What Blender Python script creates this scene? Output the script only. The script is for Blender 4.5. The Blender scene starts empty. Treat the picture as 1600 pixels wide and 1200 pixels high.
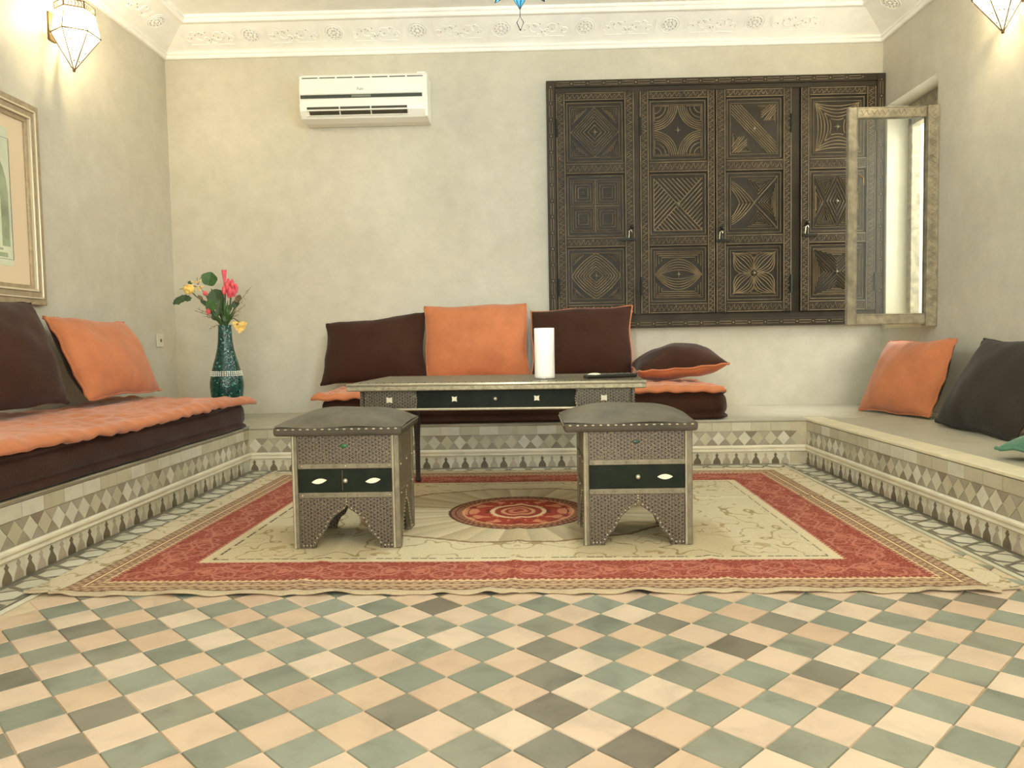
import bpy, math, random
import numpy as np
from mathutils import Vector, Matrix
random.seed(7)
S = bpy.context.scene
C = S.collection
PI = math.pi
WL, WR, WY = -2.367, 2.367, 5.089          # side walls and back wall
BL_, BR_, BY = -1.5686, 1.5564, 4.2111     # inner faces of the benches
BZ = 0.252                                 # bench height
CZ = 2.615                                 # underside of the cornice

# ---------------------------------------------------------------- camera
cam = bpy.data.cameras.new('camera'); cam.sensor_width = 36; cam.lens = 36*1180/1600
cam.clip_start = 0.05
co = bpy.data.objects.new('camera', cam); C.objects.link(co); S.camera = co
yaw, pit, rol = 0.01886, 0.05443, -0.01768
f_ = Vector((-math.sin(yaw)*math.cos(pit), math.cos(yaw)*math.cos(pit), -math.sin(pit)))
r_ = Vector((math.cos(yaw), math.sin(yaw), 0)); u_ = r_.cross(f_)
r2 = math.cos(rol)*r_+math.sin(rol)*u_; u2 = -math.sin(rol)*r_+math.cos(rol)*u_
M_ = Matrix((r2, u2, -f_)).transposed().to_4x4(); M_.translation = (0, 0, 0.7)
co.matrix_world = M_

# ---------------------------------------------------------------- world and light
EXPOSURE = 0.57
w = bpy.data.worlds.new('sky'); S.world = w; w.use_nodes = True
bgn = w.node_tree.nodes['Background']; bgn.inputs[0].default_value = (0.98, 1.0, 0.93, 1); bgn.inputs[1].default_value = 4.3

def area(name, loc, rot, sx, sy, col=(1, 1, 1), power=0, portal=False):
    l = bpy.data.lights.new(name, 'AREA'); l.shape = 'RECTANGLE'; l.size = sx; l.size_y = sy
    l.color = col; l.energy = power
    if portal: l.cycles.is_portal = True
    o = bpy.data.objects.new(name, l); C.objects.link(o); o.location = loc; o.rotation_euler = rot
    return o
def lamp(name, loc, col, power, r=0.05):
    l = bpy.data.lights.new(name, 'POINT'); l.color = col; l.energy = power; l.shadow_soft_size = r
    o = bpy.data.objects.new(name, l); C.objects.link(o); o.location = loc
    return o
area('window_portal', (2.80, 4.70, 1.45), (0, PI/2, 0), 1.6, 0.8, portal=True)       # -z of the portal looks into the room
area('patio_portal', (0, -2.0, 1.4), (PI/2, 0, 0), 4.8, 2.8, portal=True)
LP = dict(lantern=((0, 2.9, 2.10), (0.92, 1.0, 0.95), 160), sl=((-2.20, 3.88, 2.36), (1.0, 0.91, 0.76), 26), sr=((2.20, 3.68, 2.36), (1.0, 0.91, 0.76), 26))
area('window_daylight', (3.35, 4.72, 2.15), (0, math.radians(70), 0), 1.3, 1.1, (1.0, 1.0, .93), 75)
lamp('near_floor_fill_light', (0.75, 0.25, 2.45), (1.0, 0.96, 0.84), 34, 0.10)  # unseen fill light, added for top-down brightness on the near floor
lamp('lantern_bulb_light', *LP['lantern'], 0.05)
lamp('sconce_light_left', *LP['sl'], 0.04)
lamp('sconce_light_right', *LP['sr'], 0.04)
S.view_settings.view_transform = 'Standard'; S.view_settings.look = 'None'
S.view_settings.gamma = 1; S.view_settings.use_curve_mapping = False
S.view_settings.exposure = EXPOSURE
S.cycles.max_bounces = 8; S.cycles.diffuse_bounces = 5; S.cycles.transparent_max_bounces = 12
S.cycles.sample_clamp_indirect = 6
S.cycles.caustics_reflective = False; S.cycles.caustics_refractive = False

# ---------------------------------------------------------------- colour and material helpers
def lin(c):
    return tuple(((v/255)/12.92 if v/255 <= 0.04045 else ((v/255+0.055)/1.055)**2.4) for v in c[:3])
def L4(c): return lin(c)+(1,)
class NT:
    def __init__(s, name):
        s.m = bpy.data.materials.new(name); s.m.use_nodes = True
        s.t = s.m.node_tree; s.b = s.t.nodes['Principled BSDF']; s.out = s.t.nodes['Material Output']
    def n(s, typ, **kw):
        x = s.t.nodes.new(typ)
        for k, v in kw.items(): setattr(x, k, v)
        return x
    def l(s, a, b): s.t.links.new(a, b)
    def noise(s, scale, detail=4, rough=.6, vec=None, dist=0):
        x = s.n('ShaderNodeTexNoise'); x.inputs['Scale'].default_value = scale; x.inputs['Detail'].default_value = detail
        x.inputs['Roughness'].default_value = rough; x.inputs['Distortion'].default_value = dist
        if vec is None:
            tc = s.n('ShaderNodeTexCoord'); vec = tc.outputs['Object']
        s.l(vec, x.inputs['Vector']); return x
    def ramp(s, fac, stops, interp='LINEAR'):
        x = s.n('ShaderNodeValToRGB'); cr = x.color_ramp; cr.interpolation = interp
        while len(cr.elements) < len(stops): cr.elements.new(0.5)
        for e, (p, c) in zip(cr.elements, stops): e.position = p; e.color = L4(c)
        s.l(fac, x.inputs[0]); return x
    def mix(s, f, a, b, typ='MIX'):
        x = s.n('ShaderNodeMix', data_type='RGBA', blend_type=typ)
        for k, v in ((0, f), (6, a), (7, b)):
            if hasattr(v, 'type') and hasattr(v, 'is_linked'): s.l(v, x.inputs[k])
            else: x.inputs[k].default_value = v
        return x.outputs[2]
    def bump(s, h, strength=.3, dist=.01):
        x = s.n('ShaderNodeBump'); x.inputs['Strength'].default_value = strength; x.inputs['Distance'].default_value = dist
        s.l(h, x.inputs['Height']); s.l(x.outputs[0], s.b.inputs['Normal'])
    def math(s, op, a, b=None):
        x = s.n('ShaderNodeMath', operation=op)
        for i, v in enumerate((a, b)):
            if v is None: continue
            if isinstance(v, (int, float)): x.inputs[i].default_value = v
            else: s.l(v, x.inputs[i])
        return x.outputs[0]
def simple(name, col, rough=.6, metal=0, spec=.5, var=0.0, vscale=8, bump=0, bscale=60, sheen=0, emit=None, bdist=.003):
    k = NT(name); b = k.b
    b.inputs['Base Color'].default_value = L4(col); b.inputs['Roughness'].default_value = rough
    b.inputs['Metallic'].default_value = metal; b.inputs['Specular IOR Level'].default_value = spec
    if sheen: b.inputs['Sheen Weight'].default_value = sheen; b.inputs['Sheen Roughness'].default_value = .5
    if var:
        nz = k.noise(vscale, 5)
        lo = tuple(max(0, v*(1-var)) for v in col); hi = tuple(min(255, v*(1+var)) for v in col)
        k.l(k.ramp(nz.outputs[0], [(.3, lo), (.7, hi)]).outputs[0], b.inputs['Base Color'])
    if bump: k.bump(k.noise(bscale, 4).outputs[0], bump, bdist)
    if emit: b.inputs['Emission Color'].default_value = L4(emit[0]); b.inputs['Emission Strength'].default_value = emit[1]
    return k.m
def tilemat(name, cols, rough=.45, mott=.10, mscale=14, spec=.4, bump=.1):
    """each tile takes its own tone from the list, mottled with stains"""
    k = NT(name)
    oi = k.n('ShaderNodeObjectInfo'); n = len(cols)
    rp = k.ramp(oi.outputs['Random'], [(i/n, c) for i, c in enumerate(cols)], 'CONSTANT')
    geo = k.n('ShaderNodeNewGeometry')
    nz = k.noise(mscale, 5, .6, geo.outputs['Position'], .6)
    g = k.ramp(nz.outputs[0], [(.3, (int(255*(1-mott*1.6)),)*3), (.5, (int(255*(1-mott*.5)),)*3), (.72, (255,)*3)])
    c = k.mix(1.0, rp.outputs[0], g.outputs[0], 'MULTIPLY')
    k.l(c, k.b.inputs['Base Color'])
    k.b.inputs['Roughness'].default_value = rough; k.b.inputs['Specular IOR Level'].default_value = spec
    if bump:
        k.bump(k.noise(mscale*2, 3, .5, geo.outputs['Position']).outputs[0], bump, .004)
    return k.m
def attrmat(name, attr='pattern', rough=.9, weave=0):
    k = NT(name); a = k.n('ShaderNodeAttribute'); a.attribute_name = attr
    nz = k.noise(220, 3)
    g = k.ramp(nz.outputs[0], [(.3, (225, 225, 225)), (.7, (255, 255, 255))])
    k.l(k.mix(1.0, a.outputs['Color'], g.outputs[0], 'MULTIPLY'), k.b.inputs['Base Color'])
    k.b.inputs['Roughness'].default_value = rough; k.b.inputs['Specular IOR Level'].default_value = .15
    if weave: k.bump(k.noise(400, 2).outputs[0], .4, .002)
    return k.m
def filigree(name, metalc, dark, scale=85.0, width=.16):
    """openwork metal: three families of lines over a dark ground, in the panel's own plane (object x and z)"""
    k = NT(name); tc = k.n('ShaderNodeTexCoord'); sp = k.n('ShaderNodeSeparateXYZ'); k.l(tc.outputs['Object'], sp.inputs[0])
    geo = k.n('ShaderNodeNewGeometry')
    hx = k.math('ADD', sp.outputs['X'], sp.outputs['Y'])
    best = None
    for i, ang in enumerate((0, 60, 120)):
        a = math.radians(ang)
        d = k.math('ADD', k.math('MULTIPLY', hx, math.cos(a)*scale), k.math('MULTIPLY', sp.outputs['Z'], math.sin(a)*scale))
        fr = k.math('ABSOLUTE', k.math('SUBTRACT', k.math('FRACT', k.math('ADD', d, .25)), .5))
        best = fr if best is None else k.math('MINIMUM', best, fr)
    vo = k.n('ShaderNodeTexVoronoi', feature='DISTANCE_TO_EDGE'); vo.inputs['Scale'].default_value = scale*1.15
    k.l(tc.outputs['Object'], vo.inputs['Vector'])
    vv = k.math('MULTIPLY', vo.outputs['Distance'], 1.9)
    best = k.math('MINIMUM', best, vv)
    line = k.math('LESS_THAN', best, width)
    k.l(k.mix(line, L4(dark), L4(metalc)), k.b.inputs['Base Color'])
    k.l(k.math('MULTIPLY', line, .55), k.b.inputs['Metallic'])
    k.b.inputs['Roughness'].default_value = .45
    k.bump(line, .6, .002)
    return k.m

MT = {}
def wallmat(name, a, b, c):
    k = NT(name); geo = k.n('ShaderNodeNewGeometry')
    n1 = k.noise(1.6, 6, .65, geo.outputs['Position'], .4)
    r = k.ramp(n1.outputs[0], [(.25, a), (.5, b), (.78, c)])
    n2 = k.noise(9, 5, .7, geo.outputs['Position'])
    g = k.ramp(n2.outputs[0], [(.3, (240, 240, 238)), (.7, (255, 255, 255))])
    k.l(k.mix(1.0, r.outputs[0], g.outputs[0], 'MULTIPLY'), k.b.inputs['Base Color'])
    k.b.inputs['Roughness'].default_value = .55; k.b.inputs['Specular IOR Level'].default_value = .3
    k.bump(k.noise(5, 6, .6, geo.outputs['Position']).outputs[0], .12, .02)
    return k.m
MT['wall'] = wallmat('tadelakt_plaster', (194, 187, 166), (202, 195, 175), (209, 201, 182))
MT['bench_top'] = wallmat('tadelakt_seat', (164, 158, 138), (176, 169, 148), (186, 180, 160))
MT['nosing'] = simple('cream_nosing', (214, 203, 170), .5, var=.05, vscale=10)
MT['plaster'] = simple('white_stucco', (246, 243, 233), .7, var=.02, bump=.1, bscale=30)
MT['stucco_dark'] = simple('stucco_shadow_hole', (150, 140, 122), .9)
MT['grout'] = simple('grout', (176, 164, 136), .8, var=.06, vscale=12)
MT['floor_grout'] = simple('floor_grout', (196, 178, 146), .75, var=.08, vscale=12)
MT['pink_tile'] = tilemat('pink_cement_tile', [(204, 178, 150), (208, 182, 154), (200, 172, 144), (211, 188, 162), (204, 178, 148), (208, 184, 158), (214, 194, 168)], .36, .07, 9)
MT['green_tile'] = tilemat('green_cement_tile', [(140, 140, 122), (130, 126, 110), (142, 147, 130), (146, 151, 135), (124, 117, 101), (136, 140, 124), (144, 146, 128), (132, 137, 121)], .34, .12, 8)
MT['cream_tile'] = tilemat('cream_zellige', [(206, 198, 172), (200, 192, 164), (190, 182, 152), (210, 203, 180)], .35, .05)
MT['moulding'] = simple('cream_moulding', (220, 210, 184), .35, var=.05, vscale=8)
MT['light_tile'] = tilemat('pale_zellige', [(198, 192, 168), (186, 178, 150), (204, 198, 176), (178, 170, 142)], .3, .05)
MT['olive_tile'] = tilemat('olive_zellige', [(154, 146, 124), (164, 155, 133), (144, 134, 112), (134, 122, 100), (158, 150, 130)], .3, .07)
MT['dark_tile'] = tilemat('dark_brown_zellige', [(112, 97, 74), (100, 85, 64), (122, 108, 84), (108, 95, 72)], .3, .1)
MT['tan_tile'] = tilemat('tan_zellige', [(172, 156, 132), (164, 149, 125), (180, 163, 140), (168, 157, 134)], .3, .07)
MT['border_cream'] = tilemat('border_cream_tile', [(214, 208, 186), (204, 198, 172), (220, 214, 192)], .35, .05)
MT['border_dark'] = tilemat('border_grey_tile', [(116, 110, 94), (124, 118, 101), (108, 102, 87)], .35, .1)
def fabric(name, col, var=.10, sheen=.25, bs=.35):
    k = NT(name); nz = k.noise(6, 6, .7)
    lo = tuple(v*(1-var) for v in col); hi = tuple(min(255, v*(1+var)) for v in col)
    k.l(k.ramp(nz.outputs[0], [(.3, lo), (.72, hi)]).outputs[0], k.b.inputs['Base Color'])
    k.b.inputs['Roughness'].default_value = .95; k.b.inputs['Specular IOR Level'].default_value = .1
    k.b.inputs['Sheen Weight'].default_value = sheen; k.b.inputs['Sheen Roughness'].default_value = .4
    k.bump(k.noise(90, 3).outputs[0], bs, .004)
    return k.m
MT['orange'] = fabric('orange_velvet', (184, 114, 76), .07)
MT['brown'] = fabric('dark_brown_velvet', (58, 37, 27), .12, .12)
MT['grey_brown'] = fabric('charcoal_velvet', (52, 46, 38), .10, .12)
MT['teal'] = fabric('teal_velvet', (78, 112, 88), .12)
MT['silver'] = simple('worn_white_metal', (116, 108, 87), .45, .5, var=.12, vscale=30, bump=.25, bscale=120)
MT['bright_silver'] = simple('polished_white_metal', (196, 190, 168), .32, .6, var=.06, vscale=40)
MT['hammered'] = simple('hammered_metal', (146, 138, 112), .45, .45, var=.2, vscale=60, bump=.6, bscale=160)
MT['stud'] = simple('nickel_stud', (172, 163, 138), .3, .8)
MT['black_green'] = simple('dark_green_lacquer', (26, 32, 22), .5, 0, .12, var=.25, vscale=14)
MT['bone'] = simple('bone_inlay', (232, 226, 200), .4)
MT['leather'] = simple('grey_suede_leather', (88, 81, 65), .75, var=.16, vscale=9, bump=.2, bscale=60)
MT['leather_edge'] = simple('suede_edge', (70, 63, 50), .75, var=.12, vscale=12)
MT['dark_wood'] = simple('dark_stained_wood', (48, 36, 26), .5, var=.15, vscale=20)
MT['shutter'] = simple('carved_cedar_dark', (52, 44, 32), .55, 0, .2, var=.16, vscale=7, bump=.15, bscale=50)
MT['shutter_panel'] = simple('carved_cedar_panel', (40, 34, 24), .5, 0, .22, var=.14, vscale=9, bump=.1, bscale=60)
MT['carving'] = simple('worn_gilded_ridge', (140, 122, 92), .42, 0, .5, var=.15, vscale=14)
MT['casement'] = simple('weathered_pale_wood', (142, 132, 108), .55, var=.2, vscale=22, bump=.35, bscale=70)
MT['iron'] = simple('black_iron', (34, 34, 26), .5, .6)
MT['brass'] = simple('aged_brass', (150, 124, 76), .35, .8)
MT['ac_white'] = simple('white_plastic', (238, 236, 222), .35, 0, .5)
MT['ac_dark'] = simple('dark_grey_plastic', (52, 56, 46), .3)
MT['ac_display'] = simple('grey_display', (120, 122, 104), .3)
MT['ac_slot'] = simple('vent_slot_dark', (60, 56, 38), .6)
MT['paper'] = simple('white_paper', (250, 248, 240), .8, bump=.1, bscale=90)
MT['black'] = simple('black_plastic', (26, 26, 22), .35)
MT['vase'] = None
MT['bead'] = simple('mirror_bead', (240, 240, 224), .15, .3)
MT['leaf'] = simple('leaf_green', (58, 92, 38), .5, var=.15, vscale=30)
MT['leaf_dark'] = simple('leaf_dark_green', (54, 76, 42), .55, var=.15, vscale=30)
MT['stem'] = simple('stem_green', (64, 84, 44), .6)
MT['twig'] = simple('dry_twig', (120, 98, 72), .8)
MT['pink'] = simple('pink_petal', (222, 88, 98), .5, var=.1, vscale=60)
MT['yellow'] = simple('yellow_petal', (232, 196, 104), .55, var=.08, vscale=60)
MT['gold_frame'] = simple('champagne_gilt_frame', (170, 152, 122), .4, .35, var=.08, vscale=30)
MT['gold_light'] = simple('bright_gilt_edge', (222, 210, 180), .3, .4)
MT['mat'] = simple('beige_mat_board', (222, 200, 164), .85)
MT['print'] = simple('pale_green_print', (204, 208, 178), .8, var=.05, vscale=6)
MT['print_dark'] = simple('grey_green_wash', (150, 158, 124), .8, var=.12, vscale=10)
MT['print_line'] = simple('print_grey_line', (134, 134, 112), .8)
MT['metal_dark'] = simple('bronzed_metal', (112, 92, 58), .4, .7)
def glassy(name, tint, trans=.75, emit=0.0, rough=.05, tlc=None):
    k = NT(name); t = k.t
    tr = k.n('ShaderNodeBsdfTransparent'); tr.inputs[0].default_value = tint+(1,)
    gl = k.n('ShaderNodeBsdfGlossy'); gl.inputs['Roughness'].default_value = rough
    fr = k.n('ShaderNodeFresnel'); fr.inputs[0].default_value = 1.5
    mx = k.n('ShaderNodeMixShader'); k.l(fr.outputs[0], mx.inputs[0]); k.l(tr.outputs[0], mx.inputs[1]); k.l(gl.outputs[0], mx.inputs[2])
    tl = k.n('ShaderNodeBsdfTranslucent'); tl.inputs[0].default_value = (tlc or tint)+(1,)
    m2 = k.n('ShaderNodeMixShader'); m2.inputs[0].default_value = trans
    k.l(tl.outputs[0], m2.inputs[1]); k.l(mx.outputs[0], m2.inputs[2]); k.l(m2.outputs[0], k.out.inputs[0])
    return k.m
MT['clear_glass'] = glassy('window_glass', (.95, .965, .93), .95)
MT['blue_glass'] = glassy('blue_frosted_glass', (.22, .60, .98), .30, rough=.2, tlc=(.008, .05, .13))
MT['deep_blue_glass'] = glassy('deep_blue_glass', (.2, .6, 1.0), .0, rough=.2, tlc=(.0016, .0062, .0105))
MT['amber_glass'] = glassy('pale_amber_glass', (1.0, .93, .72), .5, rough=.2)
MT['bulb'] = simple('lit_bulb', (255, 240, 205), .5, emit=((255, 244, 214), 30))
MT['bulb_cool'] = simple('lit_bulb_cool', (240, 255, 240), .5, emit=((236, 255, 240), 5))
MT['filigree'] = filigree('metal_filigree', (122, 108, 86), (26, 20, 14), 88, .075)
MT['filigree_fine'] = filigree('metal_filigree_fine', (128, 117, 95), (26, 21, 16), 92, .075)

# ---------------------------------------------------------------- mesh helpers
class MB:
    """collects shapes of one part"""
    def __init__(s): s.v = []; s.f = []; s.mi = []; s.cur = 0
    def add(s, vs, fs):
        o = len(s.v); s.v += [tuple(x) for x in vs]; s.f += [tuple(i+o for i in q) for q in fs]; s.mi += [s.cur]*len(fs); return s
    def box(s, x0, x1, y0, y1, z0, z1):
        return s.add([(x0, y0, z0), (x1, y0, z0), (x1, y1, z0), (x0, y1, z0), (x0, y0, z1), (x1, y0, z1), (x1, y1, z1), (x0, y1, z1)],
              [(0, 3, 2, 1), (4, 5, 6, 7), (0, 1, 5, 4), (1, 2, 6, 5), (2, 3, 7, 6), (3, 0, 4, 7)])
    def prism(s, poly, a0, a1, axis='y', bevel=0):
        """poly: 2-D points; extruded along axis. axis y: poly is (x,z), front face at a0"""
        n = len(poly)
        def P(p, a): return (p[0], a, p[1]) if axis == 'y' else ((a, p[0], p[1]) if axis == 'x' else (p[0], p[1], a))
        vs = [P(p, a0) for p in poly]+[P(p, a1) for p in poly]
        return s.add(vs, [tuple(range(n)), tuple(range(2*n-1, n-1, -1))]+[(i, i+n, (i+1) % n+n, (i+1) % n) for i in range(n)])
    def tube(s, pts, r, n=6, caps=True):
        pts = [Vector(p) for p in pts]; rr = r if isinstance(r, (list, tuple)) else [r]*len(pts)
        o = len(s.v); up = Vector((0, 0, 1))
        for i, p in enumerate(pts):
            d = (pts[min(i+1, len(pts)-1)]-pts[max(i-1, 0)]).normalized()
            a = d.cross(up)
            if a.length < 1e-3: a = d.cross(Vector((1, 0, 0)))
            a.normalize(); b = d.cross(a)
            for k in range(n):
                t = 2*PI*k/n; q = p+(a*math.cos(t)+b*math.sin(t))*rr[i]; s.v.append(tuple(q))
        fs = []
        for i in range(len(pts)-1):
            for k in range(n): fs.append((o+i*n+k, o+i*n+(k+1) % n, o+(i+1)*n+(k+1) % n, o+(i+1)*n+k))
        if caps: fs += [tuple(o+k for k in range(n-1, -1, -1)), tuple(o+(len(pts)-1)*n+k for k in range(n))]
        s.f += fs; s.mi += [s.cur]*len(fs); return s
    def lathe(s, prof, n=24, c=(0, 0, 0)):
        o = len(s.v)
        for r, z in prof:
            for k in range(n): t = 2*PI*k/n; s.v.append((c[0]+r*math.cos(t), c[1]+r*math.sin(t), c[2]+z))
        fs = []
        for i in range(len(prof)-1):
            for k in range(n): fs.append((o+i*n+k, o+i*n+(k+1) % n, o+(i+1)*n+(k+1) % n, o+(i+1)*n+k))
        fs += [tuple(o+k for k in range(n-1, -1, -1)), tuple(o+(len(prof)-1)*n+k for k in range(n))]
        s.f += fs; s.mi += [s.cur]*len(fs); return s
    def ball(s, c, r, n=8, m=5, sc=(1, 1, 1)):
        vs = []; fs = []
        for i in range(1, m):
            p = PI*i/m
            for k in range(n): t = 2*PI*k/n; vs.append((c[0]+r*sc[0]*math.sin(p)*math.cos(t), c[1]+r*sc[1]*math.sin(p)*math.sin(t), c[2]+r*sc[2]*math.cos(p)))
        vs += [(c[0], c[1], c[2]+r*sc[2]), (c[0], c[1], c[2]-r*sc[2])]; T = len(vs)-2
        for i in range(m-2):
            for k in range(n): fs.append((i*n+k, (i+1)*n+k, (i+1)*n+(k+1) % n, i*n+(k+1) % n))
        for k in range(n): fs.append((T, k, (k+1) % n)); fs.append((T+1, (m-2)*n+(k+1) % n, (m-2)*n+k))
        return s.add(vs, fs)
    def ridge(s, pts, w, h, y, closed=False):
        """a raised line on a panel facing -y: pts are (x,z)"""
        P = list(pts)
        if closed: P = P+[P[0]]
        n = len(P); vs = []
        for i in range(n):
            a = P[max(i-1, 0)]; b = P[min(i+1, n-1)]
            if closed and i in (0, n-1): a = P[-2]; b = P[1]
            dx, dz = b[0]-a[0], b[1]-a[1]; L = math.hypot(dx, dz) or 1; nx, nz = -dz/L*w/2, dx/L*w/2
            vs += [(P[i][0]+nx, y, P[i][1]+nz), (P[i][0], y-h, P[i][1]), (P[i][0]-nx, y, P[i][1]-nz)]
        fs = []
        for i in range(n-1):
            fs += [(3*i, 3*i+1, 3*i+4, 3*i+3), (3*i+1, 3*i+2, 3*i+5, 3*i+4)]
        return s.add(vs, fs)
    def mesh(s, name, mats, smooth=False):
        me = bpy.data.meshes.new(name); me.from_pydata(s.v, [], s.f)
        for m in (mats if isinstance(mats, (list, tuple)) else [mats]): me.materials.append(m)
        if any(s.mi): me.polygons.foreach_set('material_index', s.mi)
        if smooth: me.polygons.foreach_set('use_smooth', [True]*len(me.polygons))
        me.update(); return me
    def obj(s, name, mats, parent=None, loc=None, smooth=False, bevel=0, kind=None, label=None, rot=None):
        return link(name, s.mesh(name, mats, smooth), parent, loc, bevel, kind, label, rot)
def link(name, me, parent=None, loc=None, bevel=0, kind=None, label=None, rot=None):
    o = bpy.data.objects.new(name, me); C.objects.link(o)
    if parent: o.parent = parent
    if loc is not None: o.location = loc
    if rot is not None: o.rotation_euler = rot
    if bevel:
        b = o.modifiers.new('bevel', 'BEVEL'); b.width = bevel; b.segments = 2; b.limit_method = 'ANGLE'; b.angle_limit = math.radians(40)
    if kind: o['kind'] = kind
    if label: o['label'] = label
    return o
def tag(o, label, cat, group=None):
    o['label'] = label; o['category'] = cat
    if group: o['group'] = group
    return o
def empty(name, loc=(0, 0, 0), rz=0, kind=None):
    o = bpy.data.objects.new(name, None); C.objects.link(o); o.location = loc; o.rotation_euler = (0, 0, rz)
    if kind: o['kind'] = kind
    return o
def thing(name, label, cat, loc=(0, 0, 0), rz=0, group=None): return tag(empty(name, loc, rz), label, cat, group)
def copy_tree(o, parent=None):
    c = o.copy(); C.objects.link(c)
    if parent: c.parent = parent
    for ch in list(o.children): copy_tree(ch, c)
    return c

# ================================================================ ROOM SHELL
Y0 = -2.0
MB().box(WL-.3, WR+.4, WY, WY+.25, -.1, 3.0).obj('wall_back', MT['wall'], kind='structure')
MB().box(WL-.25, WL, Y0, WY, -.1, 3.0).obj('wall_left', MT['wall'], kind='structure')
OY0, OY1, OZ0, OZ1 = 4.42, 5.02, 0.772, 2.19        # window opening in the right wall
m = MB(); X1 = WR+.30
m.box(WR, X1, Y0, OY0, -.1, 3.0); m.box(WR, X1, OY1, WY, -.1, 3.0)
m.box(WR, X1, OY0, OY1, -.1, OZ0); m.box(WR, X1, OY0, OY1, OZ1, 3.0)
m.obj('wall_right', MT['wall'], kind='structure')
MB().box(WL-.25, X1, Y0, WY+.25, 2.80, 2.95).obj('ceiling', MT['plaster'], kind='structure')
# the rear of the room is open to the patio: a wall with a wide doorway
m = MB(); m.box(WL-.25, -1.9, Y0-.2, Y0, -.1, 2.95); m.box(1.9, X1, Y0-.2, Y0, -.1, 2.95); m.box(-1.9, 1.9, Y0-.2, Y0, 2.45, 2.95)
m.obj('wall_rear', MT['wall'], kind='structure')

# cornice: lower moulding, slanted carved frieze, upper moulding; one profile run round three walls
def cornice(name, prof, mat, parent=None):
    n = len(prof); vs = []; fs = []
    for (e, z) in prof:
        vs += [(WL+e, Y0, z), (WL+e, WY-e, z), (WR-e, WY-e, z), (WR-e, Y0, z)]
    for i in range(n):
        j = (i+1) % n
        for k in range(3): fs.append((4*i+k, 4*i+k+1, 4*j+k+1, 4*j+k))
    return MB().add(vs, fs).obj(name, mat, parent)
tr = empty('trim_1', kind='structure')
cornice('lower_moulding', [(0, CZ), (.018, CZ), (.024, CZ+.008), (.024, CZ+.02), (.034, CZ+.026), (.034, CZ+.036), (.02, CZ+.044), (0, CZ+.044)], MT['plaster'], tr)
cornice('frieze', [(0, CZ+.03), (.028, CZ+.046), (.225, 2.765), (.225, 2.83), (0, 2.83)], MT['plaster'], tr)
cornice('upper_moulding', [(.19, 2.757), (.238, 2.757), (.244, 2.765), (.244, 2.778), (.256, 2.784), (.256, 2.80), (.19, 2.80)], MT['plaster'], tr)
sl = math.atan2(2.765-(CZ+.046), .197)             # slope of the frieze
# carved rosette: two rings of petals with pricked holes; local x along the wall, z up the slope, facing -y
ro = MB()
for k in range(8):
    t = 2*PI*k/8; ro.ball((.028*math.cos(t), -.002, .028*math.sin(t)), .011, 6, 4, (1, .45, 1))
ro.ball((0, -.003, 0), .012, 8, 4, (1, .5, 1))
ro.ridge([(.046*math.cos(2*PI*k/24), .046*math.sin(2*PI*k/24)) for k in range(24)], .008, .004, 0, True)
ro.ridge([(.062*math.cos(2*PI*k/24), .062*math.sin(2*PI*k/24)) for k in range(24)], .006, .003, 0, True)
ro.cur = 1
for k in range(11):
    t = 2*PI*k/11+.2; ro.ball((.040*math.cos(t), -.003, .040*math.sin(t)), .0032, 5, 3)
for k in range(6):
    t = 2*PI*k/6; ro.ball((.018*math.cos(t), -.003, .018*math.sin(t)), .003, 5, 3)
rom = ro.mesh('rosette', [MT['plaster'], MT['stucco_dark']])
# arabesque motif between the rosettes: scrolls, leaves and drilled holes
ar = MB()
for sx in (-1, 1):
    for (cx, cz, r, t0, t1) in ((.055, .0, .032, -2.6, 2.6), (.10, .012, .022, 0, 4.4), (.025, -.03, .022, 1, 5.4), (.135, -.018, .02, -2, 2.2)):
        ar.ridge([(sx*(cx+r*math.cos(t0+(t1-t0)*q/12)), cz+r*math.sin(t0+(t1-t0)*q/12)) for q in range(13)], .007, .004, 0)
    for q in range(3): ar.ridge([(sx*(.158+.010*q), -.04), (sx*(.158+.010*q), .04)], .003, .0012, 0)
    ar.ridge([(sx*.01, -.062), (sx*.14, -.066)], .006, .003, 0)
ar.cur = 1
for (x, z) in ((-.09, .01), (-.06, .022), (-.048, .012), (-.02, .03), (.03, .004), (.055, -.01), (-.01, -.03), (.008, -.026), (.095, .03), (-.12, -.012), (.12, -.02)):
    ar.ball((x, -.003, z), .0036, 5, 3)
arm = ar.mesh('arabesque', [MT['plaster'], MT['stucco_dark']])
def frieze_place(me, name, s, side):
    e, z = .1265, 2.713
    n = .004
    if side == 'back': p = (s, WY-e-n, z); rz = 0
    elif side == 'left': p = (WL+e+n, s, z); rz = PI/2
    else: p = (WR-e-n, s, z); rz = -PI/2
    o = link(name, me, tr); 
    o.matrix_world = Matrix.Translation(p) @ Matrix.Rotation(rz, 4, 'Z') @ Matrix.Rotation(PI/2-sl, 4, 'X')
    return o
for k in range(-1, 7):
    frieze_place(rom, 'rosette', -1.74+.539*k+.0, 'back') if -2.1 < -1.74+.539*k < 2.1 else None
    x = -1.47+.539*k
    if -2.1 < x < 2.1: frieze_place(arm, 'arabesque', x, 'back')
for side in ('left', 'right'):
    for k in range(8):
        y = 4.72-.539*k
        frieze_place(rom, 'rosette', y, side); frieze_place(arm, 'arabesque', y-.27, side)

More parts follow.
